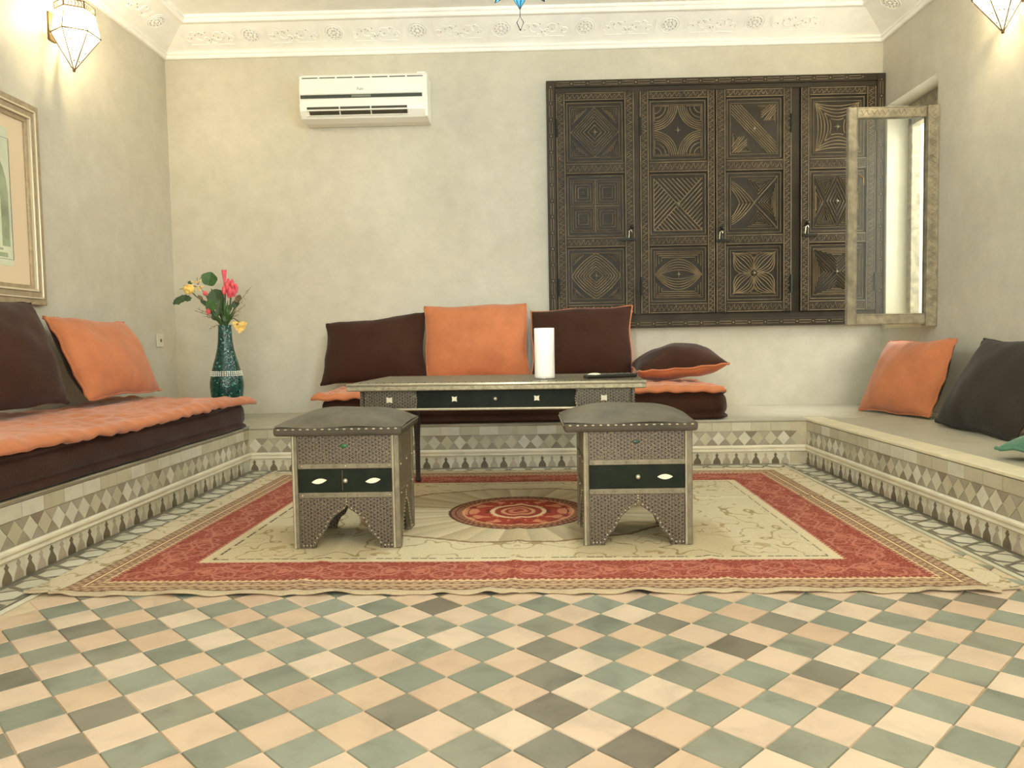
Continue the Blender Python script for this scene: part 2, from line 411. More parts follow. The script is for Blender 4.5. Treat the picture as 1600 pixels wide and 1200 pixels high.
# ---------------------------------------------------------------- FLOOR
fl = empty('floor', kind='structure')
MB().box(WL-.25, X1, Y0-.2, WY, -.1, -.0035).obj('grout_bed', MT['floor_grout'], fl)
D = 0.1443; OX, OYt = 0.0377, 1.626                 # diagonal of a tile, a lattice point
h = D/2-.0009
tm = MB()
b_ = .0022
tm.add([(0, -h, -.0035), (h, 0, -.0035), (0, h, -.0035), (-h, 0, -.0035), (0, -h+b_, 0), (h-b_, 0, 0), (0, h-b_, 0), (-h+b_, 0, 0)],
       [(4, 5, 6, 7), (0, 1, 5, 4), (1, 2, 6, 5), (2, 3, 7, 6), (3, 0, 4, 7)])
pinkm = tm.mesh('floor_tile', MT['pink_tile']); greenm = tm.mesh('floor_tile_green', MT['green_tile'])
BW = .145                                           # width of the zellige border along the benches
rest = {0: MB(), 1: MB()}
cells = []
for i in range(-24, 25):
    for j in range(-60, 60):
        # centres of the diamonds lie on the half lattice
        cx = OX+i*D/2; cy = OYt+j*D/2
        if (i+j) % 2 == 0: continue
        green = (i % 2 == 0)
        if abs(cx+.006) > 1.41-h+.03 or cy < -1.9 or cy > 2.42: continue
        vis = 1.16 < cy < 2.2 and abs(cx) < .68*cy+.16
        cells.append((cy, cx, green, vis))
nvis = 0
for cy, cx, green, vis in sorted(cells, key=lambda c: abs(c[0]-1.25)):
    if vis and nvis < 290:
        o = link('floor_tile', greenm if green else pinkm, fl, (cx, cy, random.uniform(-.0004, .0004))); nvis += 1
        o.rotation_euler = (random.uniform(-.002, .002), random.uniform(-.002, .002), random.uniform(-.006, .006))
    else:
        M = rest[1 if green else 0]
        M.add([(v[0]+cx, v[1]+cy, v[2]) for v in tm.v], tm.f)
# the many tiles outside the view, joined, with tones that vary by position
def posvary(name, cols, rough):
    k = NT(name); geo = k.n('ShaderNodeNewGeometry')
    vo = k.n('ShaderNodeTexVoronoi'); vo.inputs['Scale'].default_value = 1/D*1.3; k.l(geo.outputs['Position'], vo.inputs['Vector'])
    sp = k.n('ShaderNodeSeparateColor'); k.l(vo.outputs['Color'], sp.inputs[0])
    k.l(k.ramp(sp.outputs[0], [(i/len(cols), c) for i, c in enumerate(cols)], 'CONSTANT').outputs[0], k.b.inputs['Base Color'])
    k.b.inputs['Roughness'].default_value = rough; return k.m
rest[0].obj('pink_tiles', posvary('pink_far', [(208, 176, 142), (220, 194, 160), (202, 166, 132)], .35), fl, kind='stuff')
rest[1].obj('green_tiles', posvary('green_far', [(140, 138, 116), (128, 122, 102), (148, 152, 130)], .32), fl, kind='stuff')

# zellige border: linked hexagons; local frame x along, y towards the room centre
P_ = .1083
def border(origin, rz, length, n):
    root = empty('zellige_border', origin, rz); root.parent = fl
    MB().box(0, length, 0, .018, -.002, .001).obj('skirting_strip', MT['border_dark'], root)
    MB().box(0, length, .018, BW-.018, -.002, .0005).obj('border_bed', MT['cream_tile'], root)
    MB().box(0, length, BW-.018, BW-.006, -.002, .0015).obj('edge_line', MT['border_dark'], root)
    MB().box(0, length, BW-.006, BW+.010, -.002, .002).obj('edge_strip', MT['border_cream'], root)
    yc = .018+(BW-.036)/2; a, bq = P_/2-.001, (BW-.036)/2-.004
    def hexa(a, b): return [(-a, 0), (-a*.55, -b), (a*.55, -b), (a, 0), (a*.55, b), (-a*.55, b)]
    ob = hexa(a*1.06, bq); ib = hexa(a*.82, bq*.74)
    ring = MB(); vs = [(x, y, .0022) for x, y in ob]+[(x, y, .0022) for x, y in ib]
    ring.add(vs, [(k, (k+1) % 6, (k+1) % 6+6, k+6) for k in range(6)])
    ring.add([(x, y, .0022) for x, y in ob]+[(x, y, 0) for x, y in ob], [(k, k+6, (k+1) % 6+6, (k+1) % 6) for k in range(6)])
    rm = ring.mesh('link', MT['border_dark'])
    hx = MB().prism(hexa(a*.79, bq*.70), .0026, 0, 'z').mesh('hexagon', MT['border_cream'])
    return root, rm, hx, yc
    # (children are placed below)
def fill_border(origin, rz, length, n):
    root, rm, hx, yc = border(origin, rz, length, n)
    for k in range(n):
        x = (k+.5)*P_
        if x > length: break
        link('link', rm, root, (x, yc, 0)); link('hexagon', hx, root, (x, yc, 0))
# left border starts at the near end and runs away from the camera; facing +x
fill_border((BR_, 1.0, 0.0), PI/2, BY-1.0, 40)      # right: local +y is -x
fill_border((BL_, BY, 0.0), -PI/2, BY-1.0, 40)      # left: local +y is +x
fill_border((BR_-BW, BY, 0.0), PI, BR_-BL_-2*BW, 40)  # back: local +y is -y

# ================================================================ BENCHES
def bench(name, label, body, top, nosing, origin, rz, length, vis0=0, vis1=None, nmat='bench_top'):
    root = thing(name, label, 'bench')
    m = MB(); m.box(*body); m.obj('bench_body', MT['grout'], root)
    m = MB(); m.box(*top); m.obj('bench_top', MT['bench_top'], root, bevel=.004)
    m = MB(); m.box(*nosing); m.obj('nosing', MT[nmat], root, bevel=.004)
    fr = Matrix.Translation(origin) @ Matrix.Rotation(rz, 4, 'Z')
    def put(name, me, x, z, y=0):
        o = link(name, me, root); o.matrix_world = fr @ Matrix.Translation((x, y, z)); return o
    # ridged marble mouldings
    m = MB()
    m.prism([(-.004, .070), (-.010, .074), (-.010, .082), (-.006, .086), (-.006, .090), (-.016, .094), (-.016, .102), (-.008, .107), (0.002, .107), (0.002, .070)], 0, length, 'x')
    o = m.obj('moulding', MT['moulding'], root); o.matrix_world = fr
    # tiles, shared meshes
    d_w, d_h, zc = P_*2/3, .080, .146
    g = .0012
    dia = MB().prism([(-d_w/2+g, 0), (0, -d_h/2+g), (d_w/2-g, 0), (0, d_h/2-g)], -.0035, .001).mesh('diamond_tile', MT['light_tile'])
    tri_u = MB().prism([(-d_w/2+2*g, -d_h/2+g), (d_w/2-2*g, -d_h/2+g), (0, -2*g)], -.0028, .001).mesh('triangle_tile', MT['olive_tile'])
    tri_d = MB().prism([(-d_w/2+2*g, d_h/2-g), (0, 2*g), (d_w/2-2*g, d_h/2-g)], -.0028, .001).mesh('triangle_tile', MT['olive_tile'])
    sq = MB().prism([(-P_/2+g, -.024), (P_/2-g, -.024), (P_/2-g, .024), (-P_/2+g, .024)], -.003, .001)
    sqm = sq.mesh('plain_tile', MT['light_tile'])
    pl = MB().prism([(-P_+g, -.033), (P_-g, -.033), (P_-g, .033), (-P_+g, .033)], -.001, .001).mesh('background_tile', MT['cream_tile'])
    pw = [(-.0205, 0), (.0205, 0), (.0205, .012), (.018, .020), (.011, .030), (.006, .037), (.005, .043), (.010, .048), (.008, .052), (.004, .053), (.004, .057), (.0015, .060), (-.0015, .060), (-.004, .057), (-.004, .053), (-.008, .052), (-.010, .048), (-.005, .043), (-.006, .037), (-.011, .030), (-.018, .020), (-.0205, .012)]
    pd = MB().prism(pw, -.0035, .0).mesh('merlon_tile', MT['dark_tile']); pt = MB().prism(pw, -.0035, .0).mesh('merlon_tile', MT['tan_tile'])
    n = int(length/P_)
    for k in range(int(length/d_w)):
        x = (k+.5)*d_w
        if not (vis0 <= x <= (vis1 or length)): continue
        put('diamond_tile', dia, x, zc); put('triangle_tile', tri_d, x+d_w/2, zc) if x+d_w < length else None
        put('triangle_tile', tri_u, x+d_w/2, zc) if x+d_w < length else None
    for k in range(n):
        x = (k+.5)*P_
        if not (vis0 <= x <= (vis1 or length)): continue
        put('plain_tile', sqm, x, .212)
        if k % 2 == 0 and x+P_ < length+.02: put('background_tile', pl, x+P_/2, .0365)
        put('merlon_tile', pd, x-P_/4, .004); put('merlon_tile', pt, x+P_/4, .004)
    # thin dark line under the seat edge
    m = MB(); m.box(0, length, -.003, .0, .238, .2435); o = m.obj('joint_line', MT['olive_tile'], root); o.matrix_world = fr
    return root
bench('tiled_bench', 'tiled masonry bench along the back wall, under the brown mattress and the shutters',
      (WL, WR, BY, WY, 0, .236), (WL, WR, BY+.045, WY, .236, BZ), (BL_, BR_, BY-.004, BY+.045, .240, BZ+.001), (BL_, BY, 0), 0, BR_-BL_)
bench('tiled_bench', 'tiled masonry bench on the left side, carrying the long orange-topped mattress',
      (WL, BL_, .6, BY, 0, .236), (WL, BL_-.045, .6, BY+.044, .236, BZ-.0005), (BL_-.045, BL_+.004, .6, BY, .2435, BZ+.001), (BL_, 1.2, 0), PI/2, BY-1.2, .3)
bench('tiled_bench', 'bare plastered bench with tiled front on the right side, holding only loose cushions',
      (BR_, WR, .6, BY, 0, .236), (BR_+.11, WR, .6, BY+.044, .236, BZ-.0005), (BR_-.004, BR_+.11, .6, BY+.06, .238, BZ+.001), (BR_, BY, 0), -PI/2, BY-1.2, 0, BY-1.5, 'nosing')

# ================================================================ WINDOW in the right wall
w1 = empty('window_1', kind='structure')
m = MB(); FX0, FX1 = 2.50, 2.56
m.box(FX0, FX1, OY0, OY0+.05, OZ0, 2.10); m.box(FX0, FX1, OY1-.05, OY1, OZ0, 2.10); m.box(FX0, FX1, OY0, OY1, 2.05, OZ1); m.box(FX0, FX1, OY0, OY1, OZ0, OZ0+.05)
m.obj('window_frame', MT['casement'], w1, bevel=.004)
m = MB()
for q in range(5):
    y = OY0+.10+q*.1; pts = [(2.62+.006*math.sin(zz*9), y+.010*math.sin(zz*14+q), OZ0+zz*1.33) for zz in [i/24 for i in range(25)]]
    m.tube(pts, .006, 5)
m.obj('iron_grille', MT['iron'], w1)
MB().box(WR-.006, 2.50, OY0-.0, OY1, OZ0-.02, OZ0+.004).obj('window_sill', MT['nosing'], w1)

def wave_ridge(mb, x0, x1, z, amp, y, per=.026, vertical=False, w=.0035, h=.003):
    n = max(4, int(abs(x1-x0)/per*4)); pts = []
    for i in range(n+1):
        t = x0+(x1-x0)*i/n; a = amp*math.sin(2*PI*i/4)
        pts.append((z+a, t) if vertical else (t, z+a))
    mb.ridge(pts, w, h, y)

# open casement leaf, square to the wall; hinged at the near jamb
ca = thing('casement', 'open glazed casement of pale weathered wood standing out from the right wall', 'window')
ca.location = (0, 4.43, 0)
CX0, CX1, Z0c, Z1c = 1.862, 2.366, .768, 2.004
def carved_bar(x0, x1, z0, z1, parent, name, mat, y0=-.02, y1=.02, vertical=True, bev=.002, cm=None, wave=True, parentm=None):
    m = MB(); m.box(x0, x1, y0, y1, z0, z1); o = m.obj(name, mat, parent, bevel=bev)
    c = MB()
    if vertical:
        xm = (x0+x1)/2; hw = (x1-x0)/2
        c.ridge([(x0+.18*hw, z0+.004), (x0+.18*hw, z1-.004)], .004, .003, y0); c.ridge([(x1-.18*hw, z0+.004), (x1-.18*hw, z1-.004)], .004, .003, y0)
        if wave: wave_ridge(c, z0+.01, z1-.01, xm, hw*.45, y0, .030, True)
        if wave:
            k = 0; zz = z0+.025
            while zz < z1-.02:
                c.ball((xm+(hw*.45 if k % 2 else -hw*.45), y0, zz), .0035, 5, 3); zz += .030; k += 1
    else:
        zm = (z0+z1)/2; hh = (z1-z0)/2
        c.ridge([(x0+.004, z0+.18*hh), (x1-.004, z0+.18*hh)], .004, .003, y0); c.ridge([(x0+.004, z1-.18*hh), (x1-.004, z1-.18*hh)], .004, .003, y0)
        if wave: wave_ridge(c, x0+.01, x1-.01, zm, hh*.45, y0, .030)
        if wave:
            k = 0; xx = x0+.025
            while xx < x1-.02:
                c.ball((xx, y0, zm+(hh*.45 if k % 2 else -hh*.45)), .0035, 5, 3); xx += .030; k += 1
    c.obj('carving', cm or MT['carving'], o)
    return o
carved_bar(CX0, CX0+.052, Z0c, Z1c, ca, 'stile', MT['casement'], -.018, .018, True, cm=MT['casement'], wave=False)
carved_bar(CX1-.062, CX1, Z0c-.012, Z1c, ca, 'stile', MT['casement'], -.035, .018, True, cm=MT['casement'])
carved_bar(CX0+.052, CX1-.062, Z1c-.062, Z1c, ca, 'rail', MT['casement'], -.018, .018, False, cm=MT['casement'])
carved_bar(CX0+.052, CX1-.062, Z0c, Z0c+.062, ca, 'rail', MT['casement'], -.018, .018, False, cm=MT['casement'], wave=False)
MB().box(CX0+.048, CX1-.058, -.003, .003, Z0c+.058, Z1c-.058).obj('glass_pane', MT['clear_glass'], ca)
m = MB(); m.tube([(CX0+.06, -.026, 1.62), (CX0+.075, -.045, 1.60), (CX0+.075, -.045, 1.56)], .005, 5); m.ball((CX1-.03, .03, 1.75), .012); m.obj('latch', MT['brass'], ca)
for z in (1.0, 1.8):
    MB().tube([(CX1+.002, .0, z-.04), (CX1+.002, .0, z+.04)], .009, 8).obj('hinge', MT['iron'], ca)

# ================================================================ CARVED SHUTTERS
SY = WY                                             # wall plane; shutters stand proud of it towards the camera
sf = thing('shutter_surround', 'dark carved wooden frame around the four shutter leaves on the back wall', 'window frame', (0, SY-.002, 0))
SX0, SX1, SZ0, SZ1 = .163, 2.365, .785, 2.407
def fbar(x0, x1, z0, z1, name, vertical, inner=.03):
    m = MB(); m.box(x0, x1, -.045, 0, z0, z1); o = m.obj(name, MT['shutter'], sf, bevel=.003)
    c = MB()
    L = (z1-z0) if vertical else (x1-x0); k = int(L/.105); s0 = z0 if vertical else x0
    for q in range(k):
        a = s0+.02+q*.105; b = a+.075
        if vertical: c.ridge([((x0+x1)/2-.008, a), ((x0+x1)/2-.008, b), ((x0+x1)/2+.008, b), ((x0+x1)/2+.008, a)], .003, .002, -.045, True); c.ball(((x0+x1)/2, -.045, b+.015), .005, 6, 4)
        else: c.ridge([(a, (z0+z1)/2-.008), (b, (z0+z1)/2-.008), (b, (z0+z1)/2+.008), (a, (z0+z1)/2+.008)], .003, .002, -.045, True); c.ball((b+.015, -.045, (z0+z1)/2), .005, 6, 4)
    c.obj('carving', MT['carving'], o)
fbar(SX0, .218, SZ0, SZ1, 'jamb', True); fbar(2.312, SX1, SZ0, SZ1, 'jamb', True)
fbar(.218, 2.312, 2.362, SZ1, 'head', False); fbar(.218, 2.312, SZ0, .835, 'sill', False)
MB().box(.218, 2.312, -.03, 0, .835, .872).obj('sill_step', MT['shutter'], sf)
MB().box(.218, 2.312, -.03, 0, 2.332, 2.362).obj('head_step', MT['shutter'], sf)
MB().box(.738, .768, -.036, 0, .872, 2.332).obj('mullion', MT['shutter'], sf)
MB().box(1.763, 1.818, -.02, 0, .872, 2.332).obj('mullion', MT['shutter'], sf)
MB().box(.218, 2.312, -.006, 0, .872, 2.332).obj('backing', MT['dark_wood'], sf)

def arc(cx, cz, r, t0, t1, n=12, ry=None):
    ry = ry or r
    return [(cx+r*math.cos(t0+(t1-t0)*i/n), cz+ry*math.sin(t0+(t1-t0)*i/n)) for i in range(n+1)]
def sup(p, r, n=48):
    out = []
    for i in range(n):
        t = 2*PI*i/n; c, s = math.cos(t), math.sin(t)
        out.append((r*math.copysign(abs(c)**(2/p), c), r*math.copysign(abs(s)**(2/p), s)))
    return out
def tri(cx, cy, r, d):      # triangle outline pointing in direction d (0 up,1 right,2 down,3 left)
    base = [(0, 1), (-1, -.6), (1, -.6)]
    rot = {0: lambda x, y: (x, y), 2: lambda x, y: (x, -y), 1: lambda x, y: (y, x), 3: lambda x, y: (-y, x)}[d]
    return [(cx+r*rot(*q)[0], cy+r*rot(*q)[1]) for q in base]
def border_sq(): return [([(-1, -1), (1, -1), (1, 1), (-1, 1)], True)]
def nest(pts, scales):
    cx = sum(q[0] for q in pts)/len(pts); cz = sum(q[1] for q in pts)/len(pts)
    return [([(cx+(x-cx)*k, cz+(z-cz)*k) for x, z in pts], True) for k in scales]
def pat_diamond_mix():
    L = border_sq()
    for r in (.28, .46, .60, .72, .84, .96): L.append(([(0, r), (r, 0), (0, -r), (-r, 0)], True))
    for sx in (-1, 1):
        for sz in (-1, 1): L += nest([(sx*.95, sz*.95), (sx*.95, sz*.25), (sx*.25, sz*.95)], (.85, .55, .25))
    return L
def pat_squares():
    L = border_sq()+[([(-1, 0), (1, 0)], False), ([(0, -1), (0, 1)], False)]
    for cx in (-.5, .5):
        for cz in (-.5, .5):
            for r in (.42, .31, .20): L.append(([(cx-r, cz-r), (cx+r, cz-r), (cx+r, cz+r), (cx-r, cz+r)], True))
            L.append((tri(cx, cz, .06, 0), True))
    return L
def pat_round():
    L = border_sq()
    for q in range(7): L.append((sup(1.04+.035*q, .30+.115*q, 40), True))
    for sx in (-1, 1):
        for sz in (-1, 1): L += nest([(sx*.96, sz*.96), (sx*.96, sz*.45), (sx*.45, sz*.96)], (.85, .45))
    return L
def pat_star():
    L = border_sq()
    for sx in (-1, 1):
        for sz in (-1, 1):
            t0 = {(1, 1): PI, (-1, 1): 1.5*PI, (-1, -1): 0, (1, -1): .5*PI}[(sx, sz)]
            for r in (.74, .82, .90, .98): L.append((arc(sx, sz, r, t0+.04, t0+PI/2-.04, 12), False))
            for r in (.60, .46, .28): L.append((arc(sx*.95, sz*.95, r, t0, t0+PI/2, 8)+[(sx*.95, sz*.95)], True))
    return L
def pat_hatch():
    L = border_sq()[:0]+[([(-1, 1), (1, -1)], False), ([(-1, -1), (1, 1)], False), ([(-1, 1), (-1, -1)], False), ([(-1, -1), (1, -1)], False)]
    for k in range(1, 11):
        t = k*.19
        if t < 2:
            L += [([(-1+t, 1), (t/2, t/2)], False), ([(1-t, -1), (-t/2, -t/2)], False), ([(-1, -1+t), (-t/2, t/2)], False), ([(1, 1-t), (t/2, -t/2)], False)]
    return L
def pat_eye():
    L = border_sq()
    for k in range(5):
        a = .20+.115*k; wd = .74+.055*k
        for sg in (1, -1): L.append(([(wd*(-1+2*i/16), sg*a*(1-(-1+2*i/16)**2)) for i in range(17)], False))
    for sg in (1, -1):
        for e in (0, .11, .22):
            L.append(([(-.92+e, sg*(.36+e)), (-.92+e, sg*(.92-e*.8)), (.92-e, sg*(.92-e*.8)), (.92-e, sg*(.36+e))], False))
    return L
def pat_cross_band():
    L = border_sq()
    for d in (-.36, -.24, -.12, 0, .12, .24, .36): L.append(([(-.95+max(0, d), .95+min(0, d)), (.95+min(0, d), -.95+max(0, d))], False))
    for e in (0, .12, .24): L.append(([(.30, .42+e*.8), (.93-e, .93)], False)); L.append(([(-.42-e*.8, -.30), (-.93, -.93+e)], False)); L.append(([(-.30, -.42-e*.8), (-.93+e, -.93)], False)); L.append(([(.42+e*.8, .30), (.93, .93-e)], False))
    L += nest([(.1, .92), (.8, .92), (.4, .55)], (.8, .4))+nest([(.92, .1), (.92, .8), (.55, .4)], (.8, .4))+nest([(-.1, -.92), (-.8, -.92), (-.4, -.55)], (.8, .4))+nest([(-.92, -.1), (-.92, -.8), (-.55, -.4)], (.8, .4))
    return L
def pat_chevron():
    L = border_sq()+[([(1, 1), (0, 0), (1, -1)], False)]
    L += nest([(.16, 0), (.95, .78), (.95, -.78)], (.92, .72, .52, .3))
    for sg in (1, -1): L += nest([(-.3, sg*.92), (.82, sg*.92), (.16, sg*.28)], (.9, .6, .3))
    for k in range(5):
        r = .34+.16*k
        for sg in (1, -1): L.append(([(-.95+(r+.02)*math.cos(t)*.95, sg*(.48*0+.0)+sg*(.46+.0)*1.0-sg*.46+sg*(.52-.5*math.cos(t*1.6))*(.4+.5*r)) for t in [PI/2*i/9 for i in range(10)]], False))
    return L
def pat_butterfly():
    L = border_sq()
    for a in (PI/4, 3*PI/4, 5*PI/4, 7*PI/4):
        ca_, sa_ = math.cos(a), math.sin(a)
        for k in range(4):
            wv = .08+.11*k; ln = 1.30-.03*k
            for sd in (1, -1):
                L.append(([(ca_*ln*t-sa_*sd*wv*math.sin(PI*t)*1.1, sa_*ln*t+ca_*sd*wv*math.sin(PI*t)*1.1) for t in [i/10 for i in range(1, 11)]], False))
    for sg in (1, -1): L += nest([(-.38, sg*.92), (.38, sg*.92), (0, sg*.52)], (.85, .45))
    return L
def pat_arcs():
    L = border_sq()
    for d in (.14, .28, .42, .56, .68):
        for rot in range(4):
            pts = []
            for i in range(15):
                t = -.93+1.86*i/14; q = (t, .95-d*(1-t*t))
                if q[1] < abs(t)*.98: continue
                for _ in range(rot): q = (q[1], -q[0])
                pts.append(q)
            if len(pts) > 2: L.append((pts, False))
    return L
def pat_zigzag():
    L = border_sq()
    L += nest([(0, .9), (.46, 0), (0, -.9), (-.46, 0)], (.92, .64, .36))
    for sx in (-1, 1):
        L += nest([(sx*.95, .7), (sx*.95, -.7), (sx*.56, 0)], (.85, .5))
        for sg in (1, -1): L += nest([(sx*.05, sg*.95), (sx*.95, sg*.95), (sx*.50, sg*.08)], (.92, .64, .36))
    return L
def pat_x():
    L = border_sq()
    for rot in range(4):
        q = [(-.86, .95), (.86, .95), (0, .10)]
        for _ in range(rot): q = [(z, -x) for x, z in q]
        L += nest(q, (.98, .74, .50, .26))
    return L
PATS = [[pat_diamond_mix, pat_squares, pat_round], [pat_star, pat_hatch, pat_eye], [pat_cross_band, pat_chevron, pat_butterfly], [pat_arcs, pat_zigzag, pat_x]]
LEAF = [(.222, .284, .670, .736), (.770, .830, 1.213, 1.260), (1.267, 1.333, 1.706, 1.762), (1.820, 1.876, 2.246, 2.310)]
DESC = ['leftmost carved dark shutter leaf, its middle panel of four nested squares', 'second carved shutter leaf from the left, four-pointed star above an eye shape',
        'third carved shutter leaf from the left, with the crossed petal flower in its bottom panel', 'rightmost carved shutter leaf, partly seen through the open casement']
ROWS = [(1.873, 2.275), (1.387, 1.800), (.946, 1.320)]
RAILS = [(2.275, 2.328), (1.800, 1.873), (1.320, 1.387), (.876, .946)]
for li, (x0, xa, xb, x1) in enumerate(LEAF):
    lf = thing('shutter', DESC[li], 'shutter', (0, SY-.008, 0), group='carved shutter leaves')
    carved_bar(x0, xa, .876, 2.328, lf, 'stile', MT['shutter'], -.034, -.006)
    carved_bar(xb, x1, .876, 2.328, lf, 'stile', MT['shutter'], -.034, -.006)
    for (z0, z1) in RAILS: carved_bar(xa, xb, z0, z1, lf, 'rail', MT['shutter'], -.034, -.006, False)
    for ri, (z0, z1) in enumerate(ROWS):
        m = MB(); m.box(xa, xb, -.020, -.004, z0, z1); po = m.obj('panel', MT['shutter_panel'], lf)
        cx, cz = (xa+xb)/2, (z0+z1)/2; hx, hz = (xb-xa)/2-.032, (z1-z0)/2-.036
        c = MB()
        for pts, cl in PATS[li][ri]():
            if pts is None: continue
            q = [(cx+hx*max(-1, min(1, p[0])), cz+hz*max(-1, min(1, p[1]))) for p in pts]
            c.ridge(q, .0060, .0055, -.020, cl)
        # raised moulding just inside the rails
        e = .012
        c.ridge([(xa+e, z0+e), (xb-e, z0+e), (xb-e, z1-e), (xa+e, z1-e)], .007, .005, -.020, True)
        c.obj('carving', MT['carving'], po)
        s = MB()
        for k in range(4):
            t = PI/2*k; a_, b2 = math.cos(t), math.sin(t)
            s.add([(cx+.028*a_, -.022, cz+.028*b2), (cx-.006*b2, -.022, cz+.006*a_), (cx+.006*b2, -.022, cz-.006*a_), (cx, -.030, cz)], [(0, 1, 3), (0, 3, 2)])
        s.ball((cx, -.024, cz), .010, 8, 5)
        if not (li == 0 and ri == 1) and not (li == 2 and ri == 1): s.obj('boss', MT['silver'], po)
    # hinges on the outer stile
    hxp = {0: x0+.004, 1: x0+.004, 2: x1-.004, 3: x1-.004}[li]
    for z in (1.06, 2.1): MB().tube([(hxp, -.036, z-.06), (hxp, -.036, z+.06)], .008, 8).obj('hinge', MT['iron'], lf)
    # iron latch: staple, hasp and hanging ring
    if li != 1:
        lx = {0: .700, 2: 1.292, 3: 1.850}[li]; lz = {0: 1.405, 2: 1.385, 3: 1.41}[li]
        la = MB(); la.box(lx-.075 if li == 0 else lx-.02, lx+.035 if li == 0 else lx+.075, -.050, -.034, lz-.045, lz-.030)
        la.tube([(lx, -.036, lz+.03), (lx+.006, -.06, lz+.02), (lx+.006, -.06, lz-.03)], .006, 6)
        la.ball((lx+.016, -.042, lz+.045), .014, 8, 5)
        la.obj('latch', MT['iron'], lf)
        rg = MB(); rg.tube([(lx-.010, -.062, lz-.03), (lx-.006, -.064, lz+.015), (lx+.004, -.064, lz+.022), (lx+.012, -.064, lz+.008)], .0035, 6); rg.obj('latch_hook', MT['bright_silver'], lf)

# ================================================================ RUG
def hsh(a, b): return np.abs(np.sin(a*12.9898+b*78.233)*43758.5453) % 1
def snoise(x, y, sc, seed=0):
    rs = np.random.RandomState(seed); out = 0; amp = 1; tot = 0
    for o in range(3):
        for q in range(4):
            th = rs.rand()*2*PI; ph = rs.rand()*2*PI; fq = sc*(2**o)*(0.7+.6*rs.rand())
            out = out+amp*np.sin((x*np.cos(th)+y*np.sin(th))*fq+ph+1.3*np.sin(fq*.6*(x*np.sin(th)-y*np.cos(th))+ph*2)); tot += amp*.55
        amp *= .55
    return out/tot
def rug_colours(x, y):
    n = x.size; col = np.zeros((n, 3))
    c = lambda *v: np.array(lin(v))
    def put(mask, cc): col[mask] = cc
    ax, ay = np.abs(x), np.abs(y)
    m = np.maximum(ax-1.31, ay-.96); horiz = (ay-.96) > (ax-1.31)
    al = np.where(horiz, x, y*1.0+.02)                  # along the border
    put(np.ones(n, bool), c(212, 196, 164))
    # outer beige band with faint leaves
    ob = m > 0
    lf_ = snoise(ax, y, 30, 5)
    put(ob & (np.abs(lf_) < .07), c(168, 152, 112)); put(ob & (snoise(ax, y, 46, 9) > .95), c(150, 138, 98))
    # the two brown guard bands and the cream lines
    g = (m <= 0) & (m > -.086)
    put(g, c(164, 132, 104))
    fl_ = np.sin(al*2*PI/.034+np.where(m > -.043, 1, -1)*(m*150)); gn = snoise(al, m*1.5, 150, 17); f5 = np.sin(al*2*PI/.031)*np.sin((m+.02)*2*PI/.034); put(g & (gn > .45), c(186, 156, 124)); put(g & (f5 > .45), c(192, 162, 128)); put(g & (f5 < -.5), c(126, 96, 76)); put(g & (gn < -.8), c(122, 90, 72))
    put((np.abs(m+.003) < .003), c(110, 84, 60))
    for q in (-.045, -.086): put(np.abs(m-q) < .0042, c(232, 206, 158))
    put(np.abs(m+.052) < .002, c(104, 62, 48)); put(np.abs(m+.040) < .002, c(104, 62, 48))
    # red border
    r = (m <= -.090) & (m > -.280); s = (m+.280)/.190
    put(r, c(146, 70, 56))
    pa = .335; ph = (al/pa)*2*PI; am = np.abs(((al/pa) % 1)-.5)*2       # mirrored
    l1 = np.abs(s-.5-.30*np.sin(ph)*np.cos(ph*.5)) < .022
    l2 = np.abs(np.hypot((am-.30)/.20, (np.abs(s-.5)-.20)/.17)-1) < .11
    l3 = np.abs(np.hypot((am-.72)/.16, (s-.5)/.22)-1) < .10
    l4 = np.abs(np.abs(s-.5)-.36*np.cos(am*PI/2)**2) < .018
    sc_ = snoise(am*.9, np.abs(s-.5)*.7, 24, 3)
    pinks = l1 | l2 | l3 | l4
    s3 = snoise(am*1.4, np.abs(s-.5)*1.2, 52, 13); put(r & (sc_ > .55), c(160, 84, 66)); put(r & (sc_ < -.75), c(126, 56, 46)); put(r & (np.abs(s3) < .09), c(186, 116, 96)); put(r & (s3 > 1.0), c(210, 156, 128))
    put(r & (np.hypot((am-.72)/.09, (s-.5)/.13) < 1), c(190, 114, 92)); put(r & (np.hypot((am-.0)/.07, (s-.5)/.10) < 1), c(176, 92, 74))
    put(r & pinks, c(186, 120, 98))
    ed = (m <= -.088) & (m > -.100); put(ed & (np.sin(al*2*PI/.02) > .2), c(206, 160, 128)); put(ed & (np.sin(al*2*PI/.02) <= .2), c(134, 74, 60))
    ed = (m <= -.272) & (m > -.284); put(ed & (np.sin(al*2*PI/.02) > .2), c(200, 152, 122))
    # field
    F = m <= -.284
    put(F, c(210, 196, 160))
    put(F & (m > -.305), c(218, 200, 164))
    dsh = (np.abs(m+.317) < .0038) & ((al/.115) % 1 < .80) & ((al/.0285) % 1 < .88); put(dsh, c(84, 74, 58))
    F2 = m < -.325
    n1 = snoise(ax, ay*1.0, 17, 11); n2 = snoise(ax*1.0, ay, 26, 4)
    put(F2 & (n2 > .85), c(188, 166, 124))
    put(F2 & (np.abs(n1) < .045) & (snoise(x, y, 5, 2) > -.35), c(164, 146, 104)); put(F2 & (np.abs(n1-.62) < .03), c(176, 150, 112))
    # pleated fan and medallion
    cx, cy = -.012, .028; dx, dy = x-cx, y-cy
    th = np.arctan2(dy/.49, dx/.66); R = np.hypot(dx/.66, dy/.49)
    edge = 1-.035*np.abs(np.sin(th*7))
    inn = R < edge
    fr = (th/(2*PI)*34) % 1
    shade = np.clip(.76+.30*fr, 0, 1.1)[:, None]
